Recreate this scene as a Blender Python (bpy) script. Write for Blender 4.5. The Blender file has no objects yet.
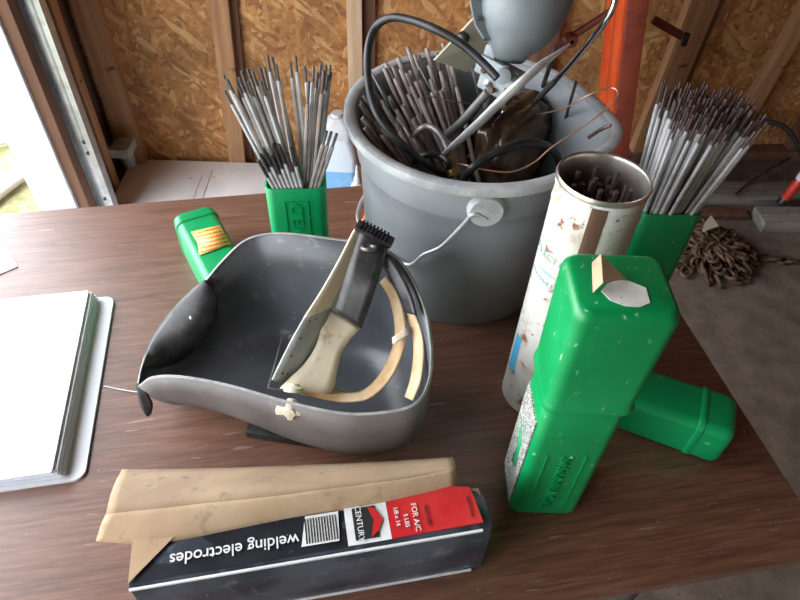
import bpy, bmesh, math, random
from math import pi, sin, cos, radians, tau
from mathutils import Vector as V, Matrix, noise as mn
random.seed(7)
S = bpy.context.scene
COL = S.collection

# ------------------------------------------------------------------ camera
FPX, PITCH, ROLL, CZ, T = 643., radians(46.6), radians(2.8), 1.49, .74
Fv = V((0, cos(PITCH), -sin(PITCH))); U0 = V((0, sin(PITCH), cos(PITCH))); R0 = V((1, 0, 0))
Rv = cos(ROLL)*R0 + sin(ROLL)*U0; Uv = -sin(ROLL)*R0 + cos(ROLL)*U0
CAMP = V((0, 0, CZ))
cd = bpy.data.cameras.new('camera'); cam = bpy.data.objects.new('camera', cd); COL.objects.link(cam)
cd.sensor_width = 36; cd.lens = FPX/800*36; cd.clip_start = .02
cam.matrix_world = Matrix(((Rv.x, Uv.x, -Fv.x, 0), (Rv.y, Uv.y, -Fv.y, 0), (Rv.z, Uv.z, -Fv.z, CZ), (0, 0, 0, 1)))
S.camera = cam
# ------------------------------------------------------------------ world, light, exposure
W = bpy.data.worlds.new('overcast_sky'); S.world = W; W.use_nodes = True
bgn = W.node_tree.nodes['Background']
bgn.inputs[0].default_value = (.90, .94, 1, 1); bgn.inputs[1].default_value = 3.6
# hazy overcast: the sky is brighter towards the low veiled sun at the left
_nt = W.node_tree; _tc = _nt.nodes.new('ShaderNodeTexCoord'); _dp = _nt.nodes.new('ShaderNodeVectorMath'); _dp.operation = 'DOT_PRODUCT'
_dp.inputs[1].default_value = V((-.80, .38, .46)).normalized(); _nt.links.new(_tc.outputs['Generated'], _dp.inputs[0])
_mr = _nt.nodes.new('ShaderNodeMapRange'); _mr.interpolation_type = 'SMOOTHSTEP'
for _k, _v in enumerate((.30, 1.0, 4.6, 7.6)): _mr.inputs[1+_k].default_value = _v
_nt.links.new(_dp.outputs['Value'], _mr.inputs[0]); _nt.links.new(_mr.outputs[0], bgn.inputs[1])
def area(name, loc, rot, sx, sy, power, col, portal=False):
    l = bpy.data.lights.new(name, 'AREA'); l.shape = 'RECTANGLE'; l.size = sx; l.size_y = sy; l.energy = power; l.color = col
    o = bpy.data.objects.new(name, l); o.location = loc; o.rotation_euler = rot; COL.objects.link(o)
    if portal: l.cycles.is_portal = True
    return o
area('side_opening_portal', (-1.17, -.05, 1.08), (0, -pi/2, 0), 2.14, 3.4, 1, (1, 1, 1), True)
S.view_settings.view_transform = 'Standard'; S.view_settings.look = 'None'
S.view_settings.exposure = 0.42; S.view_settings.gamma = 1; S.view_settings.use_curve_mapping = False

def at(u, v, z=T):
    a = Fv + Rv*(u-400)/FPX + Uv*(300-v)/FPX
    return CAMP + a*((z-CZ)/a.z)
def atY(u, v, Y):
    a = Fv + Rv*(u-400)/FPX + Uv*(300-v)/FPX
    return CAMP + a*(Y/a.y)

# ------------------------------------------------------------------ materials
def new_mat(name):
    m = bpy.data.materials.new(name); m.use_nodes = True
    nt = m.node_tree; b = nt.nodes['Principled BSDF']
    return m, nt, b
def N(nt, typ, **kw):
    n = nt.nodes.new(typ)
    for k, v in kw.items():
        if k.startswith('i_'):
            key = k[2:].replace('_', ' ')
            n.inputs[int(key) if key.isdigit() else key].default_value = v
        else: setattr(n, k, v)
    return n
def ramp(nt, src, stops):
    r = nt.nodes.new('ShaderNodeValToRGB'); e = r.color_ramp.elements
    while len(e) < len(stops): e.new(.5)
    for i, (p, c) in enumerate(stops):
        e[i].position = p; e[i].color = (*c, 1) if len(c) == 3 else c
    nt.links.new(src, r.inputs[0]); return r.outputs[0]
def g(x): return (x, x, x)
def coords(nt, scale=(1, 1, 1), rot=(0, 0, 0)):
    tc = nt.nodes.new('ShaderNodeTexCoord'); mp = nt.nodes.new('ShaderNodeMapping')
    mp.inputs['Scale'].default_value = scale; mp.inputs['Rotation'].default_value = rot
    nt.links.new(tc.outputs['Object'], mp.inputs[0]); return mp.outputs[0]
def noise(nt, co, scale, detail=4, rough=.55, dist=0):
    n = N(nt, 'ShaderNodeTexNoise', i_Scale=scale, i_Detail=detail, i_Roughness=rough, i_Distortion=dist)
    nt.links.new(co, n.inputs['Vector']); return n.outputs['Fac']
def mix(nt, fac, a, b, blend='MIX'):
    m = nt.nodes.new('ShaderNodeMix'); m.data_type = 'RGBA'; m.blend_type = blend
    for s, val in ((m.inputs[0], fac), (m.inputs[6], a), (m.inputs[7], b)):
        if isinstance(val, (int, float)): s.default_value = val
        elif isinstance(val, tuple): s.default_value = (*val, 1) if len(val) == 3 else val
        else: nt.links.new(val, s)
    return m.outputs[2]
def bump(nt, b, src, strength=.3, dist=.002):
    n = nt.nodes.new('ShaderNodeBump'); n.inputs['Strength'].default_value = strength; n.inputs['Distance'].default_value = dist
    nt.links.new(src, n.inputs['Height']); nt.links.new(n.outputs[0], b.inputs['Normal'])
def mat(name, c1, c2=None, scale=20, rough=.5, metal=0, lo=.4, hi=.6, spots=None, bmp=0, stretch=(1, 1, 1), spec=.5, detail=5):
    """two-tone noise colour; spots = list of (colour, scale, lo, hi) for stains, rust and dust"""
    m, nt, b = new_mat(name)
    co = coords(nt, stretch)
    n = noise(nt, co, scale, detail)
    col = ramp(nt, n, [(lo, c1), (hi, c2 or c1)])
    for sp in (spots or []):
        c, sc, l, h = sp[:4]
        co2 = coords(nt, sp[4] if len(sp) > 4 else (1, 1, 1))
        f = ramp(nt, noise(nt, co2, sc, 6, .6), [(l, g(0)), (h, g(1))])
        col = mix(nt, f, col, c)
    nt.links.new(col, b.inputs['Base Color'])
    b.inputs['Roughness'].default_value = rough; b.inputs['Metallic'].default_value = metal
    b.inputs['Specular IOR Level'].default_value = spec
    if bmp: bump(nt, b, n, bmp)
    return m
M = {}
# laminate table top, walnut print
m, nt, b = new_mat('walnut_laminate')
co = coords(nt, (1.2, 16, 16)); n1 = noise(nt, co, 4.6, 9, .68, .5); co2 = coords(nt, (4, 90, 90)); n2 = noise(nt, co2, 3, 5, .6)
c = ramp(nt, n1, [(.28, (.085, .036, .021)), (.45, (.160, .070, .042)), (.60, (.215, .100, .062)), (.74, (.145, .064, .038))])
c = mix(nt, ramp(nt, n2, [(.42, g(0)), (.64, g(.50))]), c, (.060, .025, .015)); n4 = noise(nt, coords(nt, (7, 150, 150)), 3, 4, .6); c = mix(nt, ramp(nt, n4, [(.52, g(0)), (.66, g(.35))]), c, (.30, .155, .10))
co3 = coords(nt, (1, 9, 1), (0, 0, .5)); sc = ramp(nt, noise(nt, co3, 16, 2, .4), [(.715, g(0)), (.735, g(.40))])
c = mix(nt, sc, c, (.42, .33, .28))
dust = ramp(nt, noise(nt, coords(nt), 130, 2, .5), [(.735, g(0)), (.78, g(.6))]); c = mix(nt, dust, c, (.5, .42, .36))
nt.links.new(c, b.inputs['Base Color'])
rr = ramp(nt, noise(nt, coords(nt), 6, 5), [(.3, g(.40)), (.7, g(.52))]); nt.links.new(rr, b.inputs['Roughness']); b.inputs['Coat Weight'].default_value = .7; b.inputs['Coat Roughness'].default_value = .38
M['table'] = m
# oriented strand board
m, nt, b = new_mat('strand_board')
cols = []
for k, (rz, st) in enumerate((((0, .4, 0), (1, 1, 3.2)), ((0, 1.5, 0), (1, 1, 3)), ((0, 2.4, 0), (1, 1, 4)))):
    mp0 = nt.nodes.new('ShaderNodeMapping'); mp0.inputs['Scale'].default_value = st; nt.links.new(coords(nt, (1, 1, 1), rz), mp0.inputs[0]); co = mp0.outputs[0]
    vo = N(nt, 'ShaderNodeTexVoronoi', i_Scale=[19., 23., 16.][k]); 
    nt.links.new(co, vo.inputs['Vector'])
    s = nt.nodes.new('ShaderNodeSeparateColor'); nt.links.new(vo.outputs['Color'], s.inputs[0])
    cols.append((ramp(nt, s.outputs[0], [(0, (.25, .085, .022)), (.35, (.46, .185, .050)), (.75, (.62, .295, .09)), (1, (.85, .55, .25))]), s.outputs[1]))
c = mix(nt, ramp(nt, cols[1][1], [(.5, g(0)), (.52, g(1))]), cols[0][0], cols[1][0])
c = mix(nt, ramp(nt, cols[2][1], [(.6, g(0)), (.62, g(1))]), c, cols[2][0])
fine = noise(nt, coords(nt), 60, 6, .7); c = mix(nt, .38, c, ramp(nt, fine, [(.3, (.20, .07, .02)), (.7, (.80, .44, .18))]))
st = ramp(nt, noise(nt, coords(nt), 4, 4), [(.35, g(.55)), (.65, g(1))]); c = mix(nt, 1., c, st, 'MULTIPLY')
nt.links.new(c, b.inputs['Base Color']); b.inputs['Roughness'].default_value = .75; bump(nt, b, fine, .4, .003)
M['osb'] = m
M['stud'] = mat('framing_lumber', (.30, .145, .065), (.46, .26, .13), 5, .8, lo=.3, hi=.7, stretch=(8, 8, .7), bmp=.1, spots=[((.12, .05, .025), 14, .66, .7)])
M['stud_dark'] = mat('dark_lumber', (.10, .048, .030), (.20, .10, .06), 5, .85, lo=.3, hi=.7, stretch=(8, 8, .7), bmp=.1)  # same lumber grain in a darker brown
M['stud_pale'] = mat('pale_lumber', (.52, .34, .21), (.66, .48, .33), 5, .8, lo=.3, hi=.7, stretch=(8, 8, .7))
M['white_paint'] = mat('white_painted_board', (.56, .58, .60), (.64, .66, .68), 12, .55, spots=[((.35, .32, .30), 45, .70, .74)])
M['panel'] = mat('dirty_white_panel', (.84, .84, .84), (.92, .92, .92), 9, .4, spots=[((.38, .30, .26), 17, .66, .74), ((.25, .15, .1), 60, .70, .74)])
M['concrete'] = mat('concrete', (.125, .094, .072), (.20, .155, .122), 14, .9, lo=.35, hi=.65, bmp=.25, spots=[((.07, .055, .045), 70, .60, .72), ((.40, .36, .31), 120, .66, .72)])
M['grass'] = mat('dry_grass', (.20, .22, .08), (.40, .34, .20), 30, .9, lo=.35, hi=.62, bmp=.5, spots=[((.20, .26, .08), 90, .55, .65)])
M['galv'] = mat('galvanised_steel', (.42, .44, .45), (.56, .58, .60), 25, .42, .55, spots=[((.35, .2, .13), 50, .68, .75)])
M['steel'] = mat('bright_chrome', (.75, .76, .78), (.62, .63, .65), 30, .16, 1)
M['greybucket'] = mat('grey_plastic', (.215, .235, .245), (.26, .28, .29), 7, .46, spots=[((.20, .21, .21), 55, .68, .73), ((.52, .53, .53), 150, .72, .76)])
M['rim_grey'] = mat('scuffed_pale_plastic', (.30, .315, .32), (.42, .43, .43), 30, .5, spots=[((.55, .54, .52), 90, .62, .72)])
M['green'] = mat('green_plastic', (.0, .27, .080), (.003, .325, .105), 9, .36, spots=[((.30, .50, .36), 75, .69, .74), ((.10, .13, .05), 40, .71, .76)])
M['green_worn'] = mat('scuffed_green_plastic', (.0, .225, .060), (.003, .28, .085), 9, .34, spots=[((.30, .50, .36), 150, .63, .72, (1, 1, .45)), ((.07, .09, .04), 40, .69, .75)])
M['blackplastic'] = mat('black_rubber', (.012, .012, .014), (.028, .028, .03), 40, .42)
M['leather'] = mat('black_leather', (.014, .013, .013), (.034, .031, .030), 60, .42, bmp=.2, spots=[((.16, .15, .14), 160, .72, .78)])
M['shell_in'] = mat('dark_fibre_inside', (.066, .072, .080), (.105, .112, .122), 7, .30, lo=.35, hi=.65, spots=[((.17, .18, .19), 60, .60, .74), ((.42, .42, .42), 150, .71, .75), ((.26, .15, .09), 80, .73, .77)])
M['shell_out'] = mat('dusty_fibre_outside', (.095, .083, .077), (.15, .135, .125), 10, .5, spots=[((.26, .24, .22), 70, .66, .74)])
M['edge'] = mat('worn_edge', (.24, .23, .22), (.34, .33, .31), 60, .5)
M['cream'] = mat('yellowed_plastic', (.70, .60, .42), (.80, .72, .56), 16, .42, lo=.3, hi=.7, spots=[((.36, .21, .09), 26, .60, .72)])
M['cream_brown'] = mat('browned_plastic', (.42, .26, .12), (.66, .50, .30), 22, .45, lo=.35, hi=.65)
M['greyband'] = mat('grey_sweatband', (.36, .38, .36), (.46, .48, .46), 40, .7)
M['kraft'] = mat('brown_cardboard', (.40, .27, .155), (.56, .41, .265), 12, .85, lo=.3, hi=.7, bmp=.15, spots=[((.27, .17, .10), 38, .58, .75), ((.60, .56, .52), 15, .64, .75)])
M['kraft_dark'] = mat('darker_cardboard', (.27, .18, .105), (.42, .30, .19), 12, .85, lo=.3, hi=.7, bmp=.15, spots=[((.17, .12, .08), 38, .58, .74), ((.48, .47, .46), 15, .62, .74)])  # same stained cardboard as kraft, in a darker tint
M['cardblack'] = mat('black_printed_card', (.010, .012, .016), (.018, .020, .026), 20, .30, spots=[((.16, .18, .20), 60, .66, .74), ((.5, .48, .44), 160, .72, .75)])
M['cardblack_side'] = mat('scuffed_black_card_sheen', (.026, .034, .048), (.070, .084, .108), 12, .30, spots=[((.16, .18, .21), 40, .58, .76, (1, 1, 1)), ((.5, .5, .5), 170, .70, .74)])  # scuffs, plus the card's blue-grey sheen put into the base colour
M['white_ink'] = mat('white_print', (.78, .78, .77), (.70, .70, .69), 60, .45)
M['black_ink'] = mat('black_print', (.02, .02, .02), None, 60, .45)
M['red_ink'] = mat('red_print', (.52, .018, .022), (.62, .035, .035), 20, .36, spots=[((.62, .30, .18), 16, .66, .76)])
M['teal_ink'] = mat('teal_print', (.16, .42, .42), (.34, .52, .50), 60, .5)
M['blue_ink'] = mat('blue_print', (.05, .35, .60), None, 60, .5)
M['green_ink'] = mat('green_print', (.02, .30, .12), None, 60, .5)
M['paper'] = mat('white_paper', (.80, .82, .86), (.85, .87, .90), 20, .6)
M['sleeve'] = mat('clear_sleeve_edge', (.74, .79, .86), (.82, .86, .92), 40, .35, stretch=(1, 1, 8))
M['vinyl'] = mat('white_vinyl', (.78, .80, .84), None, 20, .35)
M['cantin'] = mat('white_painted_tin', (.52, .50, .44), (.66, .645, .60), 14, .42, lo=.3, hi=.65, spots=[((.42, .33, .24), 22, .56, .70), ((.24, .10, .045), 42, .62, .68), ((.13, .06, .03), 120, .63, .70)])
M['rust_strip'] = mat('rusty_seam', (.12, .062, .04), (.20, .11, .07), 40, .6, .3, stretch=(1, 1, .2))
M['tinrim'] = mat('tarnished_tin', (.42, .38, .33), (.66, .63, .58), 20, .28, .85)
M['rod'] = mat('grey_flux_coating', (.36, .36, .36), (.52, .52, .52), 30, .75, spots=[((.20, .18, .17), 60, .64, .72)])
M['rod_tan'] = mat('aged_flux_coating', (.22, .19, .17), (.36, .32, .29), 30, .8, spots=[((.12, .09, .08), 60, .60, .70)])
M['rod_brown'] = mat('mauve_brown_flux_coating', (.22, .165, .155), (.34, .27, .26), 30, .8, spots=[((.34, .31, .30), 45, .66, .72), ((.10, .035, .02), 60, .68, .72)])
M['tip'] = mat('bare_rod_end', (.085, .052, .046), (.15, .10, .09), 60, .5, .5)
M['tip_grey'] = mat('bare_grey_rod_end', (.10, .095, .095), (.18, .17, .17), 60, .5, .5)
M['rust'] = mat('rusty_iron', (.060, .034, .020), (.145, .082, .045), 50, .8, .2, bmp=.3)
M['orange'] = mat('orange_painted_steel', (.52, .055, .012), (.62, .085, .018), 8, .5, spots=[((.22, .03, .01), 25, .62, .72)])
M['redbrown'] = mat('oxide_red_paint', (.17, .028, .016), (.23, .045, .024), 12, .55)
M['brushed'] = mat('brushed_bright_metal', (.78, .78, .78), (.60, .60, .60), 40, .38, .75, stretch=(1, 1, 1))
M['greycast'] = mat('grey_painted_casting', (.17, .20, .21), (.22, .25, .26), 14, .45, spots=[((.24, .12, .07), 40, .68, .74), ((.50, .52, .54), 60, .68, .74)])
M['beige'] = mat('beige_painted_plate', (.47, .44, .33), (.54, .51, .39), 12, .55, spots=[((.24, .19, .12), 50, .68, .74)])
M['brass'] = mat('tarnished_brass', (.34, .25, .10), (.46, .36, .17), 60, .35, .8)
M['copper'] = mat('copper_wire', (.50, .26, .17), (.62, .38, .26), 50, .35, .7)
M['greasy'] = mat('oily_brown_leather', (.045, .026, .014), (.11, .065, .035), 7, .22, bmp=.5, spots=[((.30, .24, .19), 28, .66, .76)])
M['darkgrey'] = mat('dull_grey_metal', (.14, .135, .13), (.24, .23, .22), 30, .45, .6)
M['jug'] = mat('translucent_jug_plastic', (.66, .73, .80), None, 10, .3)
M['bluefluid'] = mat('blue_fluid', (.20, .46, .76), (.32, .56, .82), 12, .25)
M['greyboard'] = mat('weathered_grey_board', (.16, .145, .125), (.25, .23, .20), 6, .85, stretch=(.7, 8, 8), spots=[((.08, .07, .06), 30, .6, .7)])
M['dark'] = mat('grimy_dark_metal', (.02, .018, .016), (.05, .045, .04), 30, .6)
M['redplastic'] = mat('red_plastic', (.50, .03, .02), None, 10, .4)
M['orangecap'] = mat('orange_red_plastic', (.75, .12, .04), None, 10, .4)
M['wallpaint'] = mat('bare_grey_wall', (.20, .17, .14), (.26, .22, .18), 4, .9)
# label with rows of small printed marks
def print_mat(name, base, ink, sx, sy, thr=.5, swap=False):
    m, nt, b = new_mat(name)
    co = coords(nt, (sx, sy, sy) if not swap else (sy, sx, sx))
    n = noise(nt, co, 1., 2, .7)
    tc = nt.nodes.new('ShaderNodeTexCoord'); sp = nt.nodes.new('ShaderNodeSeparateXYZ'); nt.links.new(tc.outputs['Object'], sp.inputs[0])
    w = nt.nodes.new('ShaderNodeMath'); w.operation = 'MULTIPLY'; nt.links.new(sp.outputs[0 if swap else 1], w.inputs[0]); w.inputs[1].default_value = sy*1.2
    s = nt.nodes.new('ShaderNodeMath'); s.operation = 'SINE'; nt.links.new(w.outputs[0], s.inputs[0])
    rows = ramp(nt, s.outputs[0], [(.05, g(0)), (.2, g(1))])
    f = mix(nt, 1., ramp(nt, n, [(thr, g(0)), (thr+.04, g(1))]), rows, 'MULTIPLY')
    nt.links.new(mix(nt, f, base, ink), b.inputs['Base Color']); b.inputs['Roughness'].default_value = .5
    return m
M['hazard'] = print_mat('orange_label_print', (.80, .52, .12), (.62, .10, .03), 300, 560, .42)
M['label'] = print_mat('white_label_print', (.62, .64, .58), (.10, .10, .09), 520, 700, .46, True)

# ------------------------------------------------------------------ helpers
def obj(name, bm, m, parent=None, smooth=True, loc=None, rot=None, angle=40):
    me = bpy.data.meshes.new(name); bmesh.ops.recalc_face_normals(bm, faces=bm.faces[:]) if getattr(bm, '_rc', True) else None
    bm.to_mesh(me); bm.free()
    for x in (m if isinstance(m, (list, tuple)) else [m]): me.materials.append(x)
    if smooth:
        me.polygons.foreach_set('use_smooth', [True]*len(me.polygons))
        me.set_sharp_from_angle(angle=radians(angle))
    o = bpy.data.objects.new(name, me); COL.objects.link(o)
    if loc is not None: o.location = loc
    if rot is not None: o.rotation_euler = rot
    if parent: o.parent = parent
    return o
def tag(o, label, cat, group=None, kind=None):
    o['label'] = label; o['category'] = cat
    if group: o['group'] = group
    if kind: o['kind'] = kind
    return o
def thing(name, label, cat, loc=(0, 0, 0), rot=(0, 0, 0), group=None):
    o = bpy.data.objects.new(name, None); COL.objects.link(o); o.location = loc; o.rotation_euler = rot; o.empty_display_size = .05
    return tag(o, label, cat, group)
def struct(name, bm, m, loc=None, rot=None):
    o = obj(name, bm, m, loc=loc, rot=rot); o['kind'] = 'structure'; return o
def box(bm, x0, x1, y0, y1, z0, z1, mi=0, bev=0, M4=None):
    r = bmesh.ops.create_cube(bm, size=1.)
    vs = r['verts']
    for v in vs: v.co = V(((x0+x1)/2+v.co.x*(x1-x0), (y0+y1)/2+v.co.y*(y1-y0), (z0+z1)/2+v.co.z*(z1-z0)))
    fs = {f for v in vs for f in v.link_faces}
    for f in fs: f.material_index = mi
    if bev:
        es = list({e for v in vs for e in v.link_edges})
        rr = bmesh.ops.bevel(bm, geom=es, offset=bev, segments=2, affect='EDGES', profile=.6)
        vs = list({v for f in rr['faces'] for v in f.verts} | {v for v in vs if v.is_valid})
        for f in rr['faces']: f.material_index = mi
    if M4 is not None: bmesh.ops.transform(bm, matrix=M4, verts=[v for v in vs if v.is_valid])
    return bm
def B(*a, **k):
    bm = bmesh.new(); box(bm, *a, **k); return bm
def smooth_path(P, n=6, closed=False):
    P = [V(p) for p in P]; out = []; L = len(P)
    rng = range(L) if closed else range(L-1)
    for i in rng:
        if closed: a, b, c, d = P[(i-1) % L], P[i], P[(i+1) % L], P[(i+2) % L]
        else: a, b, c, d = P[max(i-1, 0)], P[i], P[i+1], P[min(i+2, L-1)]
        for k in range(n):
            t = k/n
            out.append(.5*((2*b)+(c-a)*t+(2*a-5*b+4*c-d)*t*t+(3*b-a-3*c+d)*t**3))
    if not closed: out.append(P[-1])
    return out
def tube(bm, P, r, seg=8, mi=0, closed=False, cap=True, flat=1.):
    """round bar along points P; r is a number or a list; flat squashes the second axis"""
    P = [V(p) for p in P]; n = len(P); R_ = r if isinstance(r, (list, tuple)) else [r]*n
    rings = []; up = None
    for i in range(n):
        if closed: t = (P[(i+1) % n]-P[i-1]).normalized()
        else: t = (P[min(i+1, n-1)]-P[max(i-1, 0)]).normalized()
        if up is None:
            up = t.cross(V((0, 0, 1)));
            if up.length < .1: up = t.cross(V((1, 0, 0)))
            up.normalize()
        up = (up - t*up.dot(t)).normalized(); w = t.cross(up)
        rings.append([bm.verts.new(P[i]+R_[i]*(cos(tau*k/seg)*up+sin(tau*k/seg)*w*flat)) for k in range(seg)])
    for i in range(n if closed else n-1):
        a, b = rings[i], rings[(i+1) % n]
        for k in range(seg):
            f = bm.faces.new((a[k], a[(k+1) % seg], b[(k+1) % seg], b[k])); f.material_index = mi
    if cap and not closed:
        for q in (rings[0], rings[-1]):
            f = bm.faces.new(q); f.material_index = mi
    return bm
def lathe(bm, prof, seg=48, mi=0, M4=None, cap0=False, cap1=False, fn=None):
    rings = []
    for (r, z) in prof:
        ring = []
        for k in range(seg):
            a = tau*k/seg; p = V((r*cos(a), r*sin(a), z))
            if fn: p = fn(p, a)
            ring.append(bm.verts.new(M4 @ p if M4 is not None else p))
        rings.append(ring)
    for a, b in zip(rings, rings[1:]):
        for k in range(seg):
            f = bm.faces.new((a[k], a[(k+1) % seg], b[(k+1) % seg], b[k])); f.material_index = mi
    if cap0: bm.faces.new(rings[0]).material_index = mi
    if cap1: bm.faces.new(rings[-1]).material_index = mi
    return bm
def rr_ring(w, d, r, seg=6):
    out = []
    for (cx, cy, a0) in ((1, 1, 0), (-1, 1, 90), (-1, -1, 180), (1, -1, 270)):
        for k in range(seg+1):
            a = radians(a0+90*k/seg); out.append((cx*(w/2-r)+r*cos(a), cy*(d/2-r)+r*sin(a)))
    return out
def rrloft(bm, rings, cap0=True, cap1=True):
    L = []
    for (w, d, r, z) in rings: L.append([bm.verts.new((x, y, z)) for x, y in rr_ring(w, d, r)])
    for a, b in zip(L, L[1:]):
        for k in range(len(a)): bm.faces.new((a[k], a[(k+1) % len(a)], b[(k+1) % len(a)], b[k]))
    if cap0: bm.faces.new(L[0])
    if cap1: bm.faces.new(L[-1])
    return bm
def grid(bm, rows, mi=0):
    vs = [[bm.verts.new(p) for p in row] for row in rows]
    for a, b in zip(vs, vs[1:]):
        for k in range(len(a)-1):
            f = bm.faces.new((a[k], a[k+1], b[k+1], b[k])); f.material_index = mi
    return vs
def solid(o, th, off=0, outer=None):
    md = o.modifiers.new('thickness', 'SOLIDIFY'); md.thickness = th; md.offset = off
    if outer is not None: md.material_offset = outer
    return md
def ribbon(name, L, R_, m, parent, th=.0025, n=5, cols=4, bulge=0):
    a = smooth_path(L, n); c = smooth_path(R_, n); bm = bmesh.new()
    rows = []
    for p, q in zip(a, c):
        nr = (q-p).cross(V((0, 0, 1)));
        rows.append([p.lerp(q, k/cols)+V((0, 0, bulge*sin(pi*k/cols))) for k in range(cols+1)])
    grid(bm, rows); o = obj(name, bm, m, parent); solid(o, th); return o
def text_obj(name, s, size, M4, m, parent=None, depth=.0006, sx=1., bold=0., align='CENTER'):
    cu = bpy.data.curves.new('lettering', 'FONT'); cu.body = s; cu.size = size; cu.extrude = depth; cu.align_x = align; cu.align_y = 'CENTER'; cu.offset = bold
    to = bpy.data.objects.new('lettering', cu); COL.objects.link(to)
    dg = bpy.context.evaluated_depsgraph_get(); dg.update()
    me = bpy.data.meshes.new_from_object(to.evaluated_get(dg)); bpy.data.objects.remove(to)
    me.transform(M4 @ Matrix.Diagonal((sx, 1, 1, 1))); me.materials.clear(); me.materials.append(m)
    o = bpy.data.objects.new(name, me); COL.objects.link(o); o.parent = parent
    return o
def frame(o, x, y):
    """matrix with origin o, local X along x, local Y along y"""
    x = V(x).normalized(); z = x.cross(V(y)).normalized(); y = z.cross(x)
    return Matrix(((x.x, y.x, z.x, o[0]), (x.y, y.y, z.y, o[1]), (x.z, y.z, z.z, o[2]), (0, 0, 0, 1)))
def align_z(a, b):
    """matrix taking local +Z to the direction a->b, origin a"""
    z = (V(b)-V(a)).normalized(); q = V((0, 0, 1)).rotation_difference(z)
    return Matrix.Translation(V(a)) @ q.to_matrix().to_4x4()

# ------------------------------------------------------------------ the setting
WA = radians(6.5)                           # the back wall runs a little oblique to the view
def wy(x): return 2.19 + .114*x             # back wall face
XL = -1.09
struct('floor', B(-1.23, 2.6, -1.8, 2.6, -.08, 0), M['concrete'])
o = struct('ground_outside', B(-9, -1.23, -6, 8, -.14, -.03), M['grass']); o.name = 'lawn'
struct('ceiling', B(-1.25, 2.6, -1.8, 2.75, 2.45, 2.55), M['stud_dark'])
struct('wall_right', B(2.5, 2.62, -1.8, 2.75, -.05, 2.5), M['stud_dark'])
struct('wall_front', B(-1.25, 2.6, -1.9, -1.8, -.05, 2.5), M['wallpaint'])
# back wall: sheathing then studs
struct('wall_back', B(-1.3, 3.8, 0, .05, -.05, 2.5), M['osb'], loc=(0, 2.19, 0), rot=(0, 0, WA))
# left wall: opening from the front wall to Y 1.65
struct('wall_left', B(-1.23, XL-.02, 1.69, 2.12, -.05, 2.5), M['stud_dark'])
struct('wall_left_header', B(-1.23, XL, -1.8, 1.69, 2.15, 2.5), M['stud_dark']).name = 'trim_1'
struct('jamb', B(-1.215, -1.082, 1.645, 1.69, -.02, 2.15, bev=.004), M['white_paint']).name = 'trim_2'
struct('jamb', B(-1.082, -1.045, 1.655, 1.70, 0, 2.15, bev=.002), M['stud_dark']).name = 'trim_3'
struct('jamb', B(-1.11, -1.055, 1.87, 1.91, 0, 2.4, bev=.002), M['stud']).name = 'trim_4'
def stud(x0, x1, m, lean=0, dy=.045, n=[5]):
    s = struct('trim', B(0, x1-x0, -dy, 0, -.0, 2.44, bev=.003), m, loc=(x0, wy(x0)-.001, 0), rot=(0, lean, WA)); s.name = 'trim_%d' % n[0]; n[0] += 1
stud(-1.085, -1.00, M['stud'])
stud(-.69, -.63, M['stud'], .05)
stud(-.66, -.605, M['stud_dark'], .05, .015)
stud(-.225, -.175, M['stud_pale'])
stud(-.175, -.13, M['stud_dark'], 0, .02)
stud(.42, .50, M['stud_dark'])
stud(.90, 1.0, M['stud'], .04)
stud(1.0, 1.03, M['stud_dark'], .04, .02)
stud(1.27, 1.33, M['stud'], .10)
stud(1.56, 1.64, M['stud_dark'], .02)
struct('sill', B(-.0, 3.6, -.06, 0, 0, .045, bev=.003), M['stud_dark'], loc=(.42, wy(.42), 0), rot=(0, 0, WA)).name = 'baseboard_back'

# garage door track
t = thing('garage_door_track', 'vertical galvanised garage door track beside the white door jamb', 'track', (-1.018, 1.725, 0))
bm = bmesh.new()
box(bm, -.034, .034, .0, .003, 0, 2.2); box(bm, -.034, -.031, -.022, .003, 0, 2.2); box(bm, .031, .034, -.03, .003, 0, 2.2); box(bm, .018, .034, -.032, -.029, 0, 2.2)
obj('rail', bm, M['galv'], t, smooth=False)
bm = bmesh.new(); tube(bm, [(.004, -.008, 0.0), (.004, -.008, 2.2)], .021, 16); obj('rolled_flange', bm, M['galv'], t)
bm = bmesh.new()
for z in (.06, .12, .30, .34): lathe(bm, [(.006, 0), (.006, .004)], 12, M4=Matrix.Translation((.012, -.027, z)) @ Matrix.Rotation(pi/2, 4, 'X'), cap0=True, cap1=True)
obj('bolt', bm, M['dark'], t)
# bracket with sensor
P0 = atY(104, 152, 1.96); P1 = atY(129, 152, 1.99)
t = thing('track_bracket', 'small steel bracket with a grey cylinder reaching from the track to the corner', 'bracket', P0)
bm = bmesh.new(); q = P1-P0
box(bm, -.03, q.x+.01, -.006, .006, -.003, .022); box(bm, q.x-.03, q.x+.035, -.05, .035, .010, .045); obj('arm', bm, M['galv'], t, smooth=False)
bm = bmesh.new(); lathe(bm, [(.0, -.045), (.018, -.045), (.018, -.02), (.022, -.018), (.022, .008), (0, .008)], 20, M4=Matrix.Translation((q.x+.012, -.01, 0))); obj('cylinder', bm, M['greycast'], t)

# pipes on the lawn
for k, (a, b_, rr) in enumerate((((0, 184, 0), (22, 168, 0), .020), ((-4, 196, 0), (20, 178, 0), .018), ((-8, 142, 0), (14, 137, 0), .020))):
    A = at(a[0], a[1], .0); Bp = at(b_[0], b_[1], .0); d = (Bp-A).normalized(); A2 = A-d*.25
    bm = bmesh.new(); tube(bm, [A2, Bp+d*.02], rr, 14)
    tag(obj('white_pipe', bm, M['white_paint']), ['long white pipe lying nearest the table outside on the grass', 'white pipe lying just in front of the other one on the grass', 'white pipe lying farthest away on the grass outside'][k], 'pipe', 'white pipes on the grass')

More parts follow.
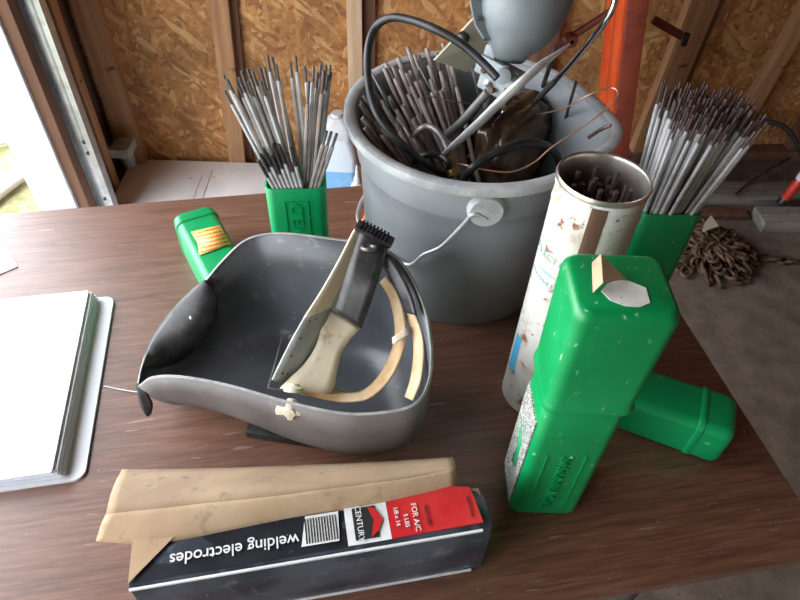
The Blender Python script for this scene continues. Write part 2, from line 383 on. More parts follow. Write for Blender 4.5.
# white panelled door lying on the floor
t = thing('panelled_door', 'dirty white panelled door lying flat on the floor against the back wall', 'door', (-1.035, 1.30, .0), (0, 0, WA*.25))
bm = B(0, 1.02, 0, .76, 0, .03, bev=.004); obj('slab', bm, M['panel'], t)
for (x0, x1) in ((.07, .32), (.36, .63), (.67, .95)):
    bm = bmesh.new(); box(bm, x0, x1, .06, .70, .030, .034, bev=.001)
    box(bm, x0+.03, x1-.03, .09, .67, .033, .038, bev=.002); obj('raised_panel', bm, M['panel'], t)

# ------------------------------------------------------------------ table
TA = radians(12.1)
t = thing('folding_table', 'walnut laminate folding table carrying the bucket and the rod boxes', 'table', (0, 0, 0), (0, 0, TA))
obj('table_top', B(-1.24, .59, .208, 1.003, T-.018, T, bev=.0015), M['table'], t)
bm = bmesh.new()
for (a, b_, c_, d_) in ((-1.22, .58, .218, .24), (-1.22, .58, .972, .994), (-1.22, -1.20, .218, .994), (.56, .58, .218, .994)): box(bm, a, b_, c_, d_, T-.05, T-.018)
obj('apron', bm, M['dark'], t, smooth=False)
for x in (-1.1, .42):
    for y in (.27, .94):
        bm = bmesh.new(); tube(bm, [(x, y, 0), (x, y, T-.05)], .0145, 12); obj('leg', bm, M['dark'], t)

# ------------------------------------------------------------------ electrode canisters
def canister_base(parent, h, w=.080, d=.066, open_=True, m=None):
    bm = bmesh.new(); r = .012
    R_ = [(w-.012, d-.012, r-.004, 0), (w-.003, d-.003, r, .002), (w, d, r, .007), (w, d, r, h-.001), (w-.001, d-.001, r, h)]
    if open_: R_ += [(w-.005, d-.005, r-.002, h), (w-.006, d-.006, r-.002, h-.003), (w-.006, d-.006, r-.002, .01), (w-.012, d-.012, r-.004, .006)]
    rrloft(bm, R_); return obj('container', bm, m or M['green'], parent)
def canister_lid(parent, h, w=.080, d=.066, collar=.035, m=None, loc=(0, 0, 0), rot=(0, 0, 0), name='lid', top=1.0):
    """open end at z=0, closed end at z=h"""
    bm = bmesh.new(); r = .013; W_, D_ = w+.007, d+.007
    R_ = [(W_-.005, D_-.005, r, h-.02), (W_-.005, D_-.005, r, .003), (W_-.004, D_-.004, r, .0), (W_, D_, r, .0), (W_+.001, D_+.001, r, .002), (W_+.001, D_+.001, r, collar-.003), (W_-.001, D_-.001, r, collar), (W_-.002, D_-.002, r, collar+.004),
          (W_*top, D_*top, r, h-.012), (W_*top-.002, D_*top-.002, r, h-.006), (W_*top-.007, D_*top-.007, r, h-.0015), (W_*top-.014, D_*top-.014, r-.003, h)]
    rrloft(bm, R_); return obj(name, bm, m or M['green'], parent, loc=loc, rot=rot)

# upright closed canister in front
UP = (.187, .392, T)
t = thing('electrode_canister', 'closed upright green plastic rod canister with a torn label on top', 'canister', UP, (0, 0, radians(1.5)))
cb = canister_base(t, .235, .084, .068, False, M['green_worn'])
cl = canister_lid(t, .142, .083, .072, .010, M['green_worn'], loc=(0, 0, .228), top=1.01)
obj('front_label', B(-.0435, -.0418, -.026, .027, .018, .192), M['label'], cb, smooth=False)['label'] = 'white printed paper label with a green emblem'
bm = bmesh.new()
tri = [(-.0437, .006, .06), (-.0437, -.012, .075), (-.0437, -.008, .125), (-.0437, .012, .14), (-.0437, .002, .10)]
f = bm.faces.new([bm.verts.new(p) for p in tri]); o = obj('green_emblem', bm, M['green_ink'], cb); solid(o, .0005)
bm = bmesh.new()
for x in (-.022, .020): box(bm, x-.0012, x+.0012, -.0352, -.0335, .022, .142, bev=.0004)
obj('embossed_bar', bm, M['green_worn'], cb)
text_obj('embossed_lettering', 'EXCALIBUR 7018 MR', .0165, frame((.0, -.0341, .082), (0, 0, 1), (-1, 0, 0)), M['green_worn'], cb, .0016, .78, .0002)
# torn paper label on the lid
M['label_back'] = mat('soiled_label_paper', (.60, .57, .50), (.74, .72, .67), 60, .7, lo=.35, hi=.65, spots=[((.30, .22, .13), 50, .62, .7)])
cl_ = t
zt = .370
def L2(u, v, dz=0):
    p = at(u, v, T+zt+dz) - V(UP); return Matrix.Rotation(-radians(1.5), 3, 'Z') @ p
bm = bmesh.new(); vs = [bm.verts.new(L2(*q)) for q in ((601, 291, .0006), (607, 284, .001), (617, 280, .001), (629, 281, .0008), (646, 288, .0006), (650, 303, .0006), (640, 307, .0006), (625, 306, .0006), (610, 300, .0006))]
bm.faces.new(vs); o = obj('torn_label', bm, M['label_back'], cl_, smooth=False); solid(o, .0006); o['label'] = 'white torn paper label'
bm = bmesh.new()
a, b_, c_, d_ = L2(592, 263, .012), L2(601, 254, .02), L2(626, 279, .004), L2(593, 293, .0008)
e = L2(603, 283, .010)
vs = [bm.verts.new(p) for p in (a, b_, e, d_)]; bm.faces.new(vs); v2 = [bm.verts.new(p) for p in (b_, c_, e)]; bm.faces.new(v2)
o = obj('curled_label_flap', bm, M['kraft'], t, smooth=False); solid(o, .0006); o['label'] = 'curled tan flap of the label'

# open canister back left
LB = (-.157, .752, T); LR = radians(7)
t = thing('electrode_canister', 'open green canister of loose grey rods standing at the far edge of the table', 'canister', LB, (0, 0, LR))
canister_base(t, .200, .085, .062, True)
bm = bmesh.new()
for (x0, x1, z0, z1) in ((-.017, -.0155, .07, .18), (.0155, .017, .07, .18), (-.017, .017, .178, .180), (-.017, .017, .07, .072)): box(bm, x0, x1, -.0322, -.0309, z0, z1)
obj('embossed_frame', bm, M['green'], t, smooth=False)
text_obj('embossed_lettering', 'WELD', .024, frame((.0, -.031, .142), (0, 0, 1), (-1, 0, 0)), M['green'], t, .0012, 1.0, .0004)
# its lid lying beside the helmet
e0, dr = V((-.349, .822, T)), V((.52, -.855, 0)).normalized()
t = thing('canister_lid', 'green lid with an orange warning label lying behind the helmet', 'lid', e0)
Mx = Matrix.Translation((0, 0, .0405)) @ frame((0, 0, 0), V((0, 0, 1)).cross(dr), V((0, 0, 1)))
# local z of the lid runs back towards the far end
Mx = Matrix.Translation(V((0, 0, .0375))+dr*.172) @ frame((0, 0, 0), (V((0, 0, 1)).cross(-dr)), V((0, 0, 1)))
canister_lid(t, .172, .062, .068, .001, M['green'], name='lid_shell').matrix_local = Mx
bm = bmesh.new(); rrloft(bm, [(.0705, .0765, .013, .144), (.0715, .0775, .013, .146), (.0715, .0775, .013, .150), (.0705, .0765, .013, .152)], False, False)
obj('ridge', bm, M['green'], t).matrix_local = Mx
q = [at(*p, T+.0765) - e0 for p in ((191, 232), (220, 225), (231, 244), (199, 255))]
ctr = sum(q, V())/4; ux = (q[1]-q[0]).normalized()
bm = bmesh.new(); Mi = frame(ctr, ux, V((0, 0, 1)).cross(ux)); inv = Mi.inverted()
pl = [inv @ p for p in q]; pl = [pl[0], pl[1], pl[2], pl[3], pl[3].lerp(pl[0], .5)+V((.004, .0, 0))]
bm.faces.new([bm.verts.new((p.x, p.y, 0)) for p in pl]); o = obj('warning_label', bm, M['hazard'], t); solid(o, .0005); o.matrix_local = Mi
o['label'] = 'orange and yellow label with red print'

# open canister back right
RB = (.368, .738, T); RR = radians(3)
t = thing('electrode_canister', 'open green canister packed with light grey rods behind the white tin tube', 'canister', RB, (0, 0, RR))
canister_base(t, .201, .086, .068, True)
# its lid lying on the right
e1, dr = V((.435, .468, T)), V((-.93, .36, 0)).normalized()
t = thing('canister_lid', 'green lid lying on its side near the right table edge', 'lid', e1)
Mx = Matrix.Translation(V((0, 0, .0365))+dr*.145) @ frame((0, 0, 0), V((0, 0, 1)).cross(-dr), V((0, 0, 1)))
canister_lid(t, .145, .064, .064, .001, M['green'], name='lid_shell').matrix_local = Mx
bm = bmesh.new(); rrloft(bm, [(.0705, .0705, .014, .100), (.0735, .0735, .014, .102), (.0735, .0735, .014, .108), (.0705, .0705, .014, .110)], False, False)
obj('ridge', bm, M['green'], t).matrix_local = Mx

# ------------------------------------------------------------------ welding rods
def rod_mesh(name, L, r, mc, mtip, tip=.028, rt=.55, seg=7):
    bm = bmesh.new()
    tube(bm, [(0, 0, 0), (0, 0, L-tip-.003), (0, 0, L-tip)], [r, r, r*rt+.0002], seg, 0)
    tube(bm, [(0, 0, L-tip), (0, 0, L)], r*rt, seg, 1)
    bmesh.ops.recalc_face_normals(bm, faces=bm.faces[:])
    me = bpy.data.meshes.new(name); bm.to_mesh(me); bm.free(); me.materials.append(mc); me.materials.append(mtip)
    me.polygons.foreach_set('use_smooth', [True]*len(me.polygons)); me.set_sharp_from_angle(angle=radians(40)); return me
def put_rod(me, name, a, b_, label, group):
    o = bpy.data.objects.new(name, me); COL.objects.link(o); o.matrix_world = align_z(a, b_); o.location = a
    return tag(o, label, 'welding rod', group)
# right bunch: fans out from the box
rng = random.Random(3)
meshes = [rod_mesh('long_rod', L, .0027, M['rod'], M['tip'], tp, .62) for L, tp in ((.336, .026), (.343, .023), (.349, .030))]
rz = Matrix.Rotation(RR, 3, 'Z'); cnt = 0
for i in range(13):
    for j in range(12):
        fx = (i-6)/6.; fy = (j-5.5)/5.5
        rimp = V((fx*.036+rng.uniform(-.0015, .0015), fy*.027+rng.uniform(-.0015, .0015), .205)); bt = V((-.020+fx*.012, -.010+fy*.010, .008))
        a = V(RB) + rz @ bt
        b_ = V(RB) + rz @ (bt+(rimp-bt)*1.80) + V((rng.uniform(-.008, .008), rng.uniform(-.008, .008), 0))
        put_rod(meshes[cnt % 3], 'welding_rod', a, b_, 'light grey welding rod with brown end, packed in the right canister', 'rods packed in the right canister'); cnt += 1
# left bunch, loose
rng = random.Random(11)
lm = [rod_mesh('loose_rod', L, .0028, M['rod'], M['tip_grey'], .02, .62) for L in (.352, .362)]
lt = [rod_mesh('loose_rod', L, .0027, M['rod_tan'], M['tip_grey'], .03, .7) for L in (.345, .36)]
sh = [rod_mesh('short_rod', L, .0028, M['rod'], M['dark'], .03, .85) for L in (.250, .258, .265)]
rz = Matrix.Rotation(LR, 3, 'Z')
def lrod(ms, u, v, zt_, px, py, label, group, name='welding_rod'):
    rm = V(LB)+rz @ V((px, py, .198)); tp = at(u, v, zt_); L = max(p.co.z for p in ms.vertices)
    a = rm+(rm-tp)*(.190/max(.05, tp.z-rm.z)); lc = rz.inverted() @ (a-V(LB))
    lc = V((max(-.034, min(.034, lc.x)), max(-.022, min(.022, lc.y)), .008)); a = V(LB)+rz @ lc
    tp = a+(rm-a).normalized()*L
    put_rod(ms, name, a, tp, label, group)
gl = 'grey rod leaning out to the left of the back left canister'
for k, (u, v) in enumerate(((229, 70), (234, 66), (238, 72), (243, 74), (239, 80), (246, 79), (251, 66), (232, 76), (250, 90), (256, 88), (261, 90), (254, 94), (247, 92), (262, 96))):
    lrod(lm[k % 2] if k < 8 else lt[k % 2], u, v, 1.075 - (.02 if k > 7 else 0), -.028+.0045*(k % 7), -.018+.008*(k//7)+.003*(k % 3), gl, 'rods leaning left in the back left canister')
for k, (u, v) in enumerate(((267, 60), (273, 57), (280, 60), (276, 66), (293, 56), (298, 72))):
    lrod(lm[k % 2] if k % 3 else lt[k % 2], u, v, 1.08, -.012+.006*k, .010-.004*(k % 3), 'grey rod standing near the middle of the back left canister', 'middle rods in the back left canister')
for k, (u, v) in enumerate(((309, 58), (313, 57), (317, 60), (322, 63), (326, 62), (328, 66), (312, 66), (319, 69), (330, 72), (324, 75), (305, 70))):
    lrod((lm if k % 3 else lt)[k % 2], u, v, 1.08, .012+.0042*(k % 6), -.016+.010*(k//6)+.003*(k % 3), 'grey rod standing upright at the right side of the back left canister', 'rods on the right of the back left canister')
for k, (u, v) in enumerate(((251, 137), (256, 134), (261, 138), (266, 135), (271, 137), (276, 139), (281, 135), (287, 134), (259, 143), (269, 142), (279, 145))):
    lrod(sh[k % 3], u, v, .965, -.030+.0055*(k % 8), -.023+.007*(k//8), 'short dark ended rod stub low in the front of the back left canister', 'short rod stubs in the back left canister', 'rod_stub')
for k, (u, v) in enumerate(((333, 118), (330, 124), (336, 128))):
    lrod(rod_mesh('mid_rod', .29, .003, M['rod_tan'], M['tip_grey'], .02, .7), u, v, 1.02, .022+.005*k, -.022, 'shorter rod leaning right at the edge of the back left canister', 'shorter rods leaning right')

# ------------------------------------------------------------------ grey bucket
BC = V((.092, .812, T)); RT_, RBt, BH = .180, .150, .285
t = thing('bucket', 'large light grey plastic bucket full of used rods, cable and metal scrap', 'bucket', BC)
SA = radians(-8)      # spout direction
def spout(p, a):
    w = max(0, cos(a-SA))**14; k = max(0, (p.z-.20)/.085)
    return V((p.x+cos(SA)*.022*w*k*k, p.y+sin(SA)*.022*w*k*k, p.z-.004*w*k*k*k))
prof = [(0.0, .004), (RBt-.006, .004), (RBt-.001, 0), (RBt, .004)]
def rad(z): return RBt+(RT_-.015-RBt)*z/BH
for z in (.03, .07, .11, .15, .19, .214): prof.append((rad(z), z))
prof += [(rad(.216)+.003, .218), (rad(.222)+.004, .224), (rad(.25)+.004, .25), (rad(.268)+.004, .268), (RT_+.001, .271), (RT_+.003, .276), (RT_+.002, .283), (RT_-.002, BH), (RT_-.011, .283), (RT_-.016, .275)]
for z in (.24, .20, .12, .05, .012): prof.append((rad(z)-.003, z))
prof.append((0.0, .010))
bm = bmesh.new(); lathe(bm, prof, 96, fn=spout); bmesh.ops.remove_doubles(bm, verts=bm.verts, dist=.00005)
obj('bucket_body', bm, M['greybucket'], t, angle=50)
bm = bmesh.new(); lathe(bm, [(RT_+.0014, .2705), (RT_+.0036, .276), (RT_+.0026, .2835), (RT_-.002, BH+.0006), (RT_-.0115, .2836), (RT_-.0125, .2828), (RT_-.002, BH-.001)], 96, fn=spout)
obj('worn_rim', bm, M['rim_grey'], t)
# handle boss front and back
def on_wall(az, z, off=0): r = rad(z)+.004+off; return V((r*cos(az), r*sin(az), z))
AZ = math.atan2(at(485, 203, T+.245).y-BC.y, at(485, 203, T+.245).x-BC.x)
for az in (AZ, AZ+pi):
    bm = bmesh.new(); dirv = V((cos(az), sin(az), 0))
    lathe(bm, [(0, -.004), (.024, -.004), (.024, .006), (.021, .010), (0, .011)], 32, M4=frame(on_wall(az, .243), V((0, 0, 1)).cross(dirv), V((0, 0, 1))))
    bmesh.ops.remove_doubles(bm, verts=bm.verts, dist=.00005)
    obj('handle_boss', bm, M['rim_grey'], t)
def wall_px(u, v, off):
    z = .26
    while z > .02:
        p = at(u, v, T+z)-BC
        if V((p.x, p.y)).length < rad(z)+.004+off and p.y < 0: break
        z -= .001
    return on_wall(math.atan2(p.y, p.x), z, off)
pts = [on_wall(AZ, .235, .012), wall_px(474, 214, .012), wall_px(464, 223, .010), wall_px(452, 236, .009), wall_px(440, 247, .008), wall_px(424, 254, .007), wall_px(405, 264, .006), on_wall(AZ-1.15, .11, .006), on_wall(AZ-pi/2, .105, .006), on_wall(AZ-2.2, .10, .006), on_wall(AZ-2.8, .16, .006), on_wall(AZ-pi, .235, .012)]
bm = bmesh.new(); tube(bm, smooth_path(pts, 5), .0026, 8); obj('bail_handle', bm, M['galv'], t)

# rods inside bucket
rng = random.Random(5)
gb = 'dull brown grey rod leaning against the left inside of the grey bucket'
bmsh = [rod_mesh('used_rod', L, .0034, M['rod_brown'] if k % 3 else M['rod_tan'], M['rod_tan'], .010, .93) for k, L in enumerate((.24, .26, .28, .30, .31, .29))]
for k in range(88):
    row = k % 4; az = radians(106 + 100*((k//4)+rng.uniform(-.3, .3))/22); rr = .160-.024*row+rng.uniform(-.004, .004)
    zt = .262+.022*rng.random()-.012*row+(.018 if az < radians(150) else -.004)
    top = BC+V((rr*cos(az), rr*sin(az), zt+.008))
    bot = BC+V((.050+.20*rr*cos(az)+rng.uniform(-.012, .012), -.085+.30*rr*sin(az)-.008*row+rng.uniform(-.01, .01), .05+.012*row))
    d = (top-bot).normalized(); ms = bmsh[rng.randrange(6)]; L = max(v.co.z for v in ms.vertices)
    dist = min(L, (top-bot).length); o = put_rod(ms, 'used_welding_rod', top-d*dist, top, gb, 'used rods in the bucket')
    o.matrix_world = o.matrix_world @ Matrix.Diagonal((1, 1, dist/L, 1))
# flat pale strips among them
for k, (a, b_) in enumerate((((404, 127, 1.0), (425, 168, .93)), ((417, 62, 1.05), (452, 133, .93)), ((370, 70, 1.06), (398, 122, .97)))):
    A, Bq = at(*a), at(*b_); bm = bmesh.new(); w = (Bq-A).cross(V((0, .5, 1))).normalized()*(.008 if k == 0 else .003)
    rows = [[A-w*.1, A+w*.1], [A.lerp(Bq, .5)-w*.7, A.lerp(Bq, .5)+w*.7], [Bq-w, Bq+w], [Bq+(Bq-A)*.4-w, Bq+(Bq-A)*.4+w]]
    grid(bm, rows); o = obj('metal_strip', bm, M['greycast'] if k else M['rod'])
    solid(o, .0015); tag(o, ['pale pointed metal strip among the rods at the front left of the bucket', 'thin pale strip standing at the right end of the rods in the bucket', 'thin light pointed strip sticking up beside the black cable in the bucket'][k], 'metal strip')

# black welding cable loop
def cable(name, pts, r, m, label, cat, n=8, seg=12):
    bm = bmesh.new(); tube(bm, smooth_path([at(*p) if len(p) == 3 else p for p in pts], n), r, seg)
    o = obj(name, bm, m); return tag(o, label, cat)
cable('power_cable', [(497, 78, 1.115), (484, 64, 1.125), (463, 45, 1.14), (437, 30, 1.15), (410, 20, 1.15), (390, 18, 1.145), (375, 28, 1.13), (368, 50, 1.11), (368, 80, 1.08), (376, 112, 1.055), (394, 136, 1.03), (414, 155, 1.0), (436, 170, .97), (448, 180, .93)], .0052, M['blackplastic'], 'thick black cable looping up out of the left side of the grey bucket', 'cable')
cable('rubber_hose', [(462, 182, .96), (472, 168, .99), (486, 158, 1.0), (504, 149, 1.01), (524, 143, 1.01), (542, 144, .995), (556, 154, .96), (560, 168, .92)], .0058, M['blackplastic'], 'black rubber hose arching over the brown leather at the bucket front', 'hose')
cable('rubber_hose', [(408, 172, .93), (415, 161, .97), (426, 155, .985), (440, 156, .985), (449, 164, .98), (446, 178, .93)], .0045, M['blackplastic'], 'short black hose curled left of the brass fitting in the bucket', 'hose')
# brass fitting on a grey bent neck
t = thing('hose_fitting', 'brass hose fitting with a bent grey neck near the bucket front', 'fitting', at(451, 165, .97))
o0 = t.location.copy()
bm = bmesh.new(); lathe(bm, [(.0, -.016), (.008, -.016), (.009, -.012), (.0085, -.006), (.0102, -.004), (.0102, .004), (.009, .006), (.0088, .012), (.010, .014), (.010, .019), (0, .019)], 6+14, M4=align_z((0, 0, 0), at(447, 150, .985)-o0)); bmesh.ops.remove_doubles(bm, verts=bm.verts, dist=.00005)
obj('coupling', bm, M['brass'], t)
bm = bmesh.new(); tube(bm, smooth_path([at(449, 155, .985)-o0, at(446, 145, .992)-o0, at(440, 134, 1.0)-o0, at(430, 127, 1.0)-o0, at(421, 129, .995)-o0, at(414, 137, .98)-o0], 5), .0052, 12); obj('neck', bm, M['darkgrey'], t)

# chrome flat bar and grey tube
t = tag(obj('steel_bar', (lambda bm: tube(bm, [at(440, 158, .97), at(452, 147, 1.01), at(480, 122, 1.07), at(510, 92, 1.125), at(540, 66, 1.155), at(570, 44, 1.17)], [.005, .0065, .008, .008, .0065, .0015], 14, flat=.55) or bm)(bmesh.new()), M['brushed']), 'shiny tapered steel bar lying diagonally across the bucket', 'bar')
bm = bmesh.new(); tube(bm, smooth_path([at(430, 145, .93), at(455, 128, .99), at(474, 108, 1.03), at(488, 92, 1.06)], 4), .0062, 12)
tag(obj('conduit', bm, M['darkgrey']), 'dull grey conduit running below the flood lamp bracket', 'pipe')
bm = bmesh.new(); tube(bm, smooth_path([at(556, 80, 1.05), at(575, 59, 1.09), at(594, 36, 1.13), at(606, 20, 1.155), at(614, 4, 1.175), at(617, -16, 1.195)], 6), .0042, 12)
bm2 = bm; lower = bmesh.new(); tube(lower, [at(556, 80, 1.05), at(534, 103, .99), at(515, 125, .90), at(500, 140, .80)], .0042, 12)
t = thing('bent_chrome_rod', 'bent chrome rod rising out of the bucket towards the upper right', 'rod', at(556, 80, 1.05))
for nm, b3, mm in (('chrome_length', bm2, M['steel']), ('blackened_length', lower, M['dark'])):
    bmesh.ops.translate(b3, verts=b3.verts, vec=-t.location); obj(nm, b3, mm, t)
# red oxide lever
t = thing('red_lever', 'dull red metal lever with a bolted eye behind the grey lamp', 'lever', at(562, 44, 1.10)); o0 = t.location.copy()
bm = bmesh.new(); tube(bm, [at(556, 46, 1.10)-o0, at(582, 30, 1.125)-o0, at(610, 12, 1.15)-o0], .0048, 10); obj('bar', bm, M['redbrown'], t)
bm = bmesh.new(); lathe(bm, [(.003, -.006), (.009, -.006), (.009, .006), (.003, .006)], 20, M4=align_z(at(570, 40, 1.112)-o0, at(576, 48, 1.11)-o0)); obj('eye', bm, M['redbrown'], t)
bm = bmesh.new(); tube(bm, [at(557, 46, 1.10)-o0, at(545, 80, 1.02)-o0, at(535, 110, .92)-o0, at(528, 125, .80)-o0], .0035, 8); obj('shank', bm, M['dark'], t)

# crumpled oily leather bundle
def blob(center, ax, ay, az_, X, seed, amp, name, m, label, cat, sub=5):
    bm = bmesh.new(); bmesh.ops.create_icosphere(bm, subdivisions=sub, radius=1)
    Mx = frame((0, 0, 0), X, V((0, 0, 1)).cross(V(X)))
    for v in bm.verts:
        p = v.co.copy(); q = V((math.copysign(abs(p.x)**.8, p.x)*ax, math.copysign(abs(p.y)**.8, p.y)*ay, p.z*az_))
        nn = mn.noise(p*2.2+V((seed, 0, 0)))*.5+mn.noise(V((p.x*1.5, p.y*6, p.z*4))+V((seed, 3, 0)))*.35+mn.noise(p*9+V((0, seed, 0)))*.12
        v.co = Mx @ (q*(1+amp*nn))
    o = obj(name, bm, m, loc=center, angle=180); return tag(o, label, cat)
c0 = at(512, 134, .945); X = at(550, 92, .98)-at(470, 172, .93)
blob(c0-V((0, 0, .03)), .088, .048, .085, (X.x, X.y, .03), 2.2, .30, 'leather_bundle', M['greasy'], 'oily dark brown leather bundle stuffed in the bucket middle', 'leather')
blob(BC+V((.045, .0, .085)), .072, .070, .070, (1, .2, 0), 8.3, .25, 'dark_filler', M['dark'], 'added dark rag bunched at the bottom of the bucket below the spout', 'filler', 4)  # filler shape added to darken the lower right inside of the bucket
c1 = at(530, 95, .97)
blob(c1-V((0, 0, .05)), .040, .030, .08, (1, .3, 0), 5.1, .3, 'rubber_boot_piece', M['blackplastic'], 'crumpled black rubber piece behind the brown leather bundle', 'rubber', 4)

# copper wire
cable('copper_wire', [(446, 176, .94), (456, 164, .975), (480, 169, .985), (510, 172, .99), (533, 163, 1.0), (552, 147, 1.02), (578, 130, 1.04), (600, 114, 1.06), (615, 100, 1.075), (618, 92, 1.08), (610, 88, 1.08), (588, 95, 1.07), (565, 108, 1.04), (545, 113, 1.0), (530, 116, .95)], .0011, M['copper'], 'thin copper wire looping over the bucket spout', 'wire', 6, 6)
cable('rusty_wire', [(424, 95, 1.02), (450, 101, 1.02), (470, 103, 1.015), (486, 102, 1.0), (495, 110, .96)], .0009, M['rust'], 'short rusty wire crossing the back inside of the bucket', 'wire', 4, 6)
cable('burnt_rod_stub', [(588, 138, 1.02), (600, 130, 1.03), (611, 125, 1.04)], .0026, M['tip'], 'short dark rod stub lying in the bucket spout', 'rod stub', 3, 8)
cable('thin_rod', [(556, 150, .88), (568, 110, 1.0), (576, 82, 1.07)], .0022, M['tip'], 'thin dark rod standing up in the right of the bucket', 'rod', 3, 8)
# silver crushed can / bracket under the bar
bm = bmesh.new()
for (a, b_, w) in (((470, 128, .97), (494, 98, 1.03), .011), ((484, 132, .96), (506, 106, 1.02), .006)):
    A, Bq = at(*a), at(*b_); q = (Bq-A).cross(V((0, -.4, 1))).normalized()*w
    rows = [[A.lerp(Bq, s)+q*(-1+2*k/3)+V((0, 0, .003*sin(3.*k+5*s))) for k in range(4)] for s in (0, .25, .5, .75, 1)]
    grid(bm, rows)
o = obj('metal_bracket', bm, M['steel']); solid(o, .003); tag(o, 'crumpled silvery sheet metal bracket beneath the steel bar', 'bracket')

# grey flood lamp housing
nk = at(506, 68, 1.10); tp = nk + Uv*.10 + Rv*.026 - Fv*.012
t = thing('flood_lamp', 'grey painted metal lamp housing perched on top of the bucket', 'lamp', nk); ax = align_z((0, 0, 0), tp-nk)
bm = bmesh.new(); lathe(bm, [(0, .010), (.020, .012), (.026, .022), (.038, .034), (.049, .05), (.056, .070), (.060, .095), (.061, .125), (.060, .150), (.053, .165), (.04, .176), (0, .182)], 40, M4=ax); bmesh.ops.remove_doubles(bm, verts=bm.verts, dist=.00005); obj('housing', bm, M['greycast'], t, angle=60)
# flange down the left side
bm = bmesh.new(); rows = []
for k in range(13):
    s = k/12; zz = .025+.150*s; r = [.028, .042, .051, .056, .059, .061, .062, .062, .062, .061, .060, .054, .046][k]
    a = radians(188)
    rows.append([ax @ V(((r+d_)*cos(a), (r+d_)*sin(a)+e_, zz)) for d_, e_ in ((-.004, -.004), (.010+.0015*(k % 2), -.004), (.010+.0015*(k % 2), .004), (-.004, .004))])
grid(bm, rows); obj('flange', bm, M['greycast'], t)
bm = bmesh.new()
for k in range(6):
    zz = .045+.022*k; r = (.047, .057, .0605, .062, .062, .061)[k]+.001
    lathe(bm, [(.0, -.0062), (.0028, -.0062), (.0028, .0062), (0, .0062)], 10, M4=ax @ Matrix.Translation(V((-(r+.0035), -.010, zz))) @ Matrix.Rotation(pi/2, 4, 'X'))
bmesh.ops.remove_doubles(bm, verts=bm.verts, dist=.00003)
obj('flange_screws', bm, M['darkgrey'], t)
X = (at(528, 84, 1.09)-at(482, 60, 1.09)).normalized()
Mc = frame(at(501, 72, 1.085)-nk, X, V((0, .45, 1)))
bm = bmesh.new(); box(bm, -.034, .036, -.012, .012, -.012, .014, bev=.003, M4=Mc); obj('clamp_block', bm, M['greycast'], t)
bm = bmesh.new(); box(bm, -.026, .020, -.030, -.012, -.010, .008, bev=.003, M4=Mc); box(bm, -.032, -.012, .010, .026, -.01, .008, bev=.003, M4=Mc); obj('bracket', bm, M['greycast'], t)
bm = bmesh.new(); lathe(bm, [(0, 0), (.0085, 0), (.0085, .020), (.010, .021), (.010, .028), (.005, .029), (0, .029)], 20, M4=Mc @ Matrix.Translation((.016, .006, .010)) @ Matrix.Rotation(.5, 4, 'Y')); bmesh.ops.remove_doubles(bm, verts=bm.verts, dist=.00003); obj('bolt_boss', bm, M['greycast'], t)
for (x, y) in ((-.016, -.004), (.006, -.022)):
    bm = bmesh.new(); lathe(bm, [(0, .012), (.0042, .012), (.0042, .018), (0, .019)], 6, M4=Mc @ Matrix.Translation((x, y, 0))); obj('bolt', bm, M['rust'], t)
bm = bmesh.new(); tube(bm, smooth_path([at(496, 86, 1.07)-nk, at(490, 100, 1.03)-nk, at(482, 120, .96)-nk, at(475, 140, .85)-nk], 4), .007, 12); obj('stem', bm, M['darkgrey'], t)
bm = bmesh.new(); tube(bm, [at(511, 76, 1.07)-nk, at(503, 92, 1.04)-nk], .0045, 10); tube(bm, [at(486, 82, 1.075)-nk, at(495, 95, 1.05)-nk], .004, 10); obj('lever', bm, M['galv'], t)
# beige plate behind the lamp
q = [at(437, 52, 1.05), at(480, 8, 1.15), at(500, 40, 1.11), at(468, 62, 1.05)]
q = [at(433, 60, 1.06), at(476, 14, 1.10), at(500, 36, 1.07), at(466, 72, 1.03)]
bm = bmesh.new(); vs = [bm.verts.new(p) for p in q]; bm.faces.new(vs)
t = thing('beige_plate', 'beige painted metal plate with a black knob sticking out behind the lamp', 'plate', q[0])
bmesh.ops.translate(bm, verts=bm.verts, vec=-q[0]); o = obj('plate', bm, M['beige'], t, smooth=False); solid(o, .006, -1)
n_ = (q[1]-q[0]).cross(q[3]-q[0]).normalized(); n_ = n_ if n_.z > 0 else -n_
kc = at(462, 38, 1.083)-q[0]
bm = bmesh.new(); lathe(bm, [(0, -.004), (.0085, -.004), (.0095, .002), (.0075, .008), (.005, .011), (0, .012)], 9, M4=align_z(kc, kc+n_)); bmesh.ops.remove_doubles(bm, verts=bm.verts, dist=.00003); obj('knob', bm, M['blackplastic'], t)
bm = bmesh.new(); tube(bm, [(q[3]-q[0]).lerp(q[2]-q[0], .2), at(480, 95, .98)-q[0], at(486, 120, .86)-q[0]], .004, 8); obj('support', bm, M['galv'], t)

# ------------------------------------------------------------------ white tin tube with rods
TC = V((.199, .542, T)); tr, th = .0475, .362
t = thing('rod_tin', 'tall white rust spotted tin tube holding a few dark rods', 'tin', TC, (-.045, .018, 0)); TM = Matrix.Translation(TC) @ t.rotation_euler.to_matrix().to_4x4()
bm = bmesh.new(); lathe(bm, [(0, .002), (tr-.003, .002), (tr-.001, 0), (tr, .002), (tr, .325), (tr+.0008, .328), (tr, .331), (tr, .345), (tr+.0008, .348), (tr, .351), (tr, th-.006)], 64); bmesh.ops.remove_doubles(bm, verts=bm.verts, dist=.00003); obj('tube_body', bm, M['cantin'], t)
bm = bmesh.new(); lathe(bm, [(tr, th-.007), (tr+.0018, th-.006), (tr+.0022, th-.002), (tr+.001, th), (tr-.001, th-.001), (tr-.0022, th-.004), (tr-.0025, th-.03), (tr-.003, .05), (tr-.004, .008), (0, .006)], 64); bmesh.ops.remove_doubles(bm, verts=bm.verts, dist=.00003); obj('rolled_rim', bm, M['tinrim'], t)
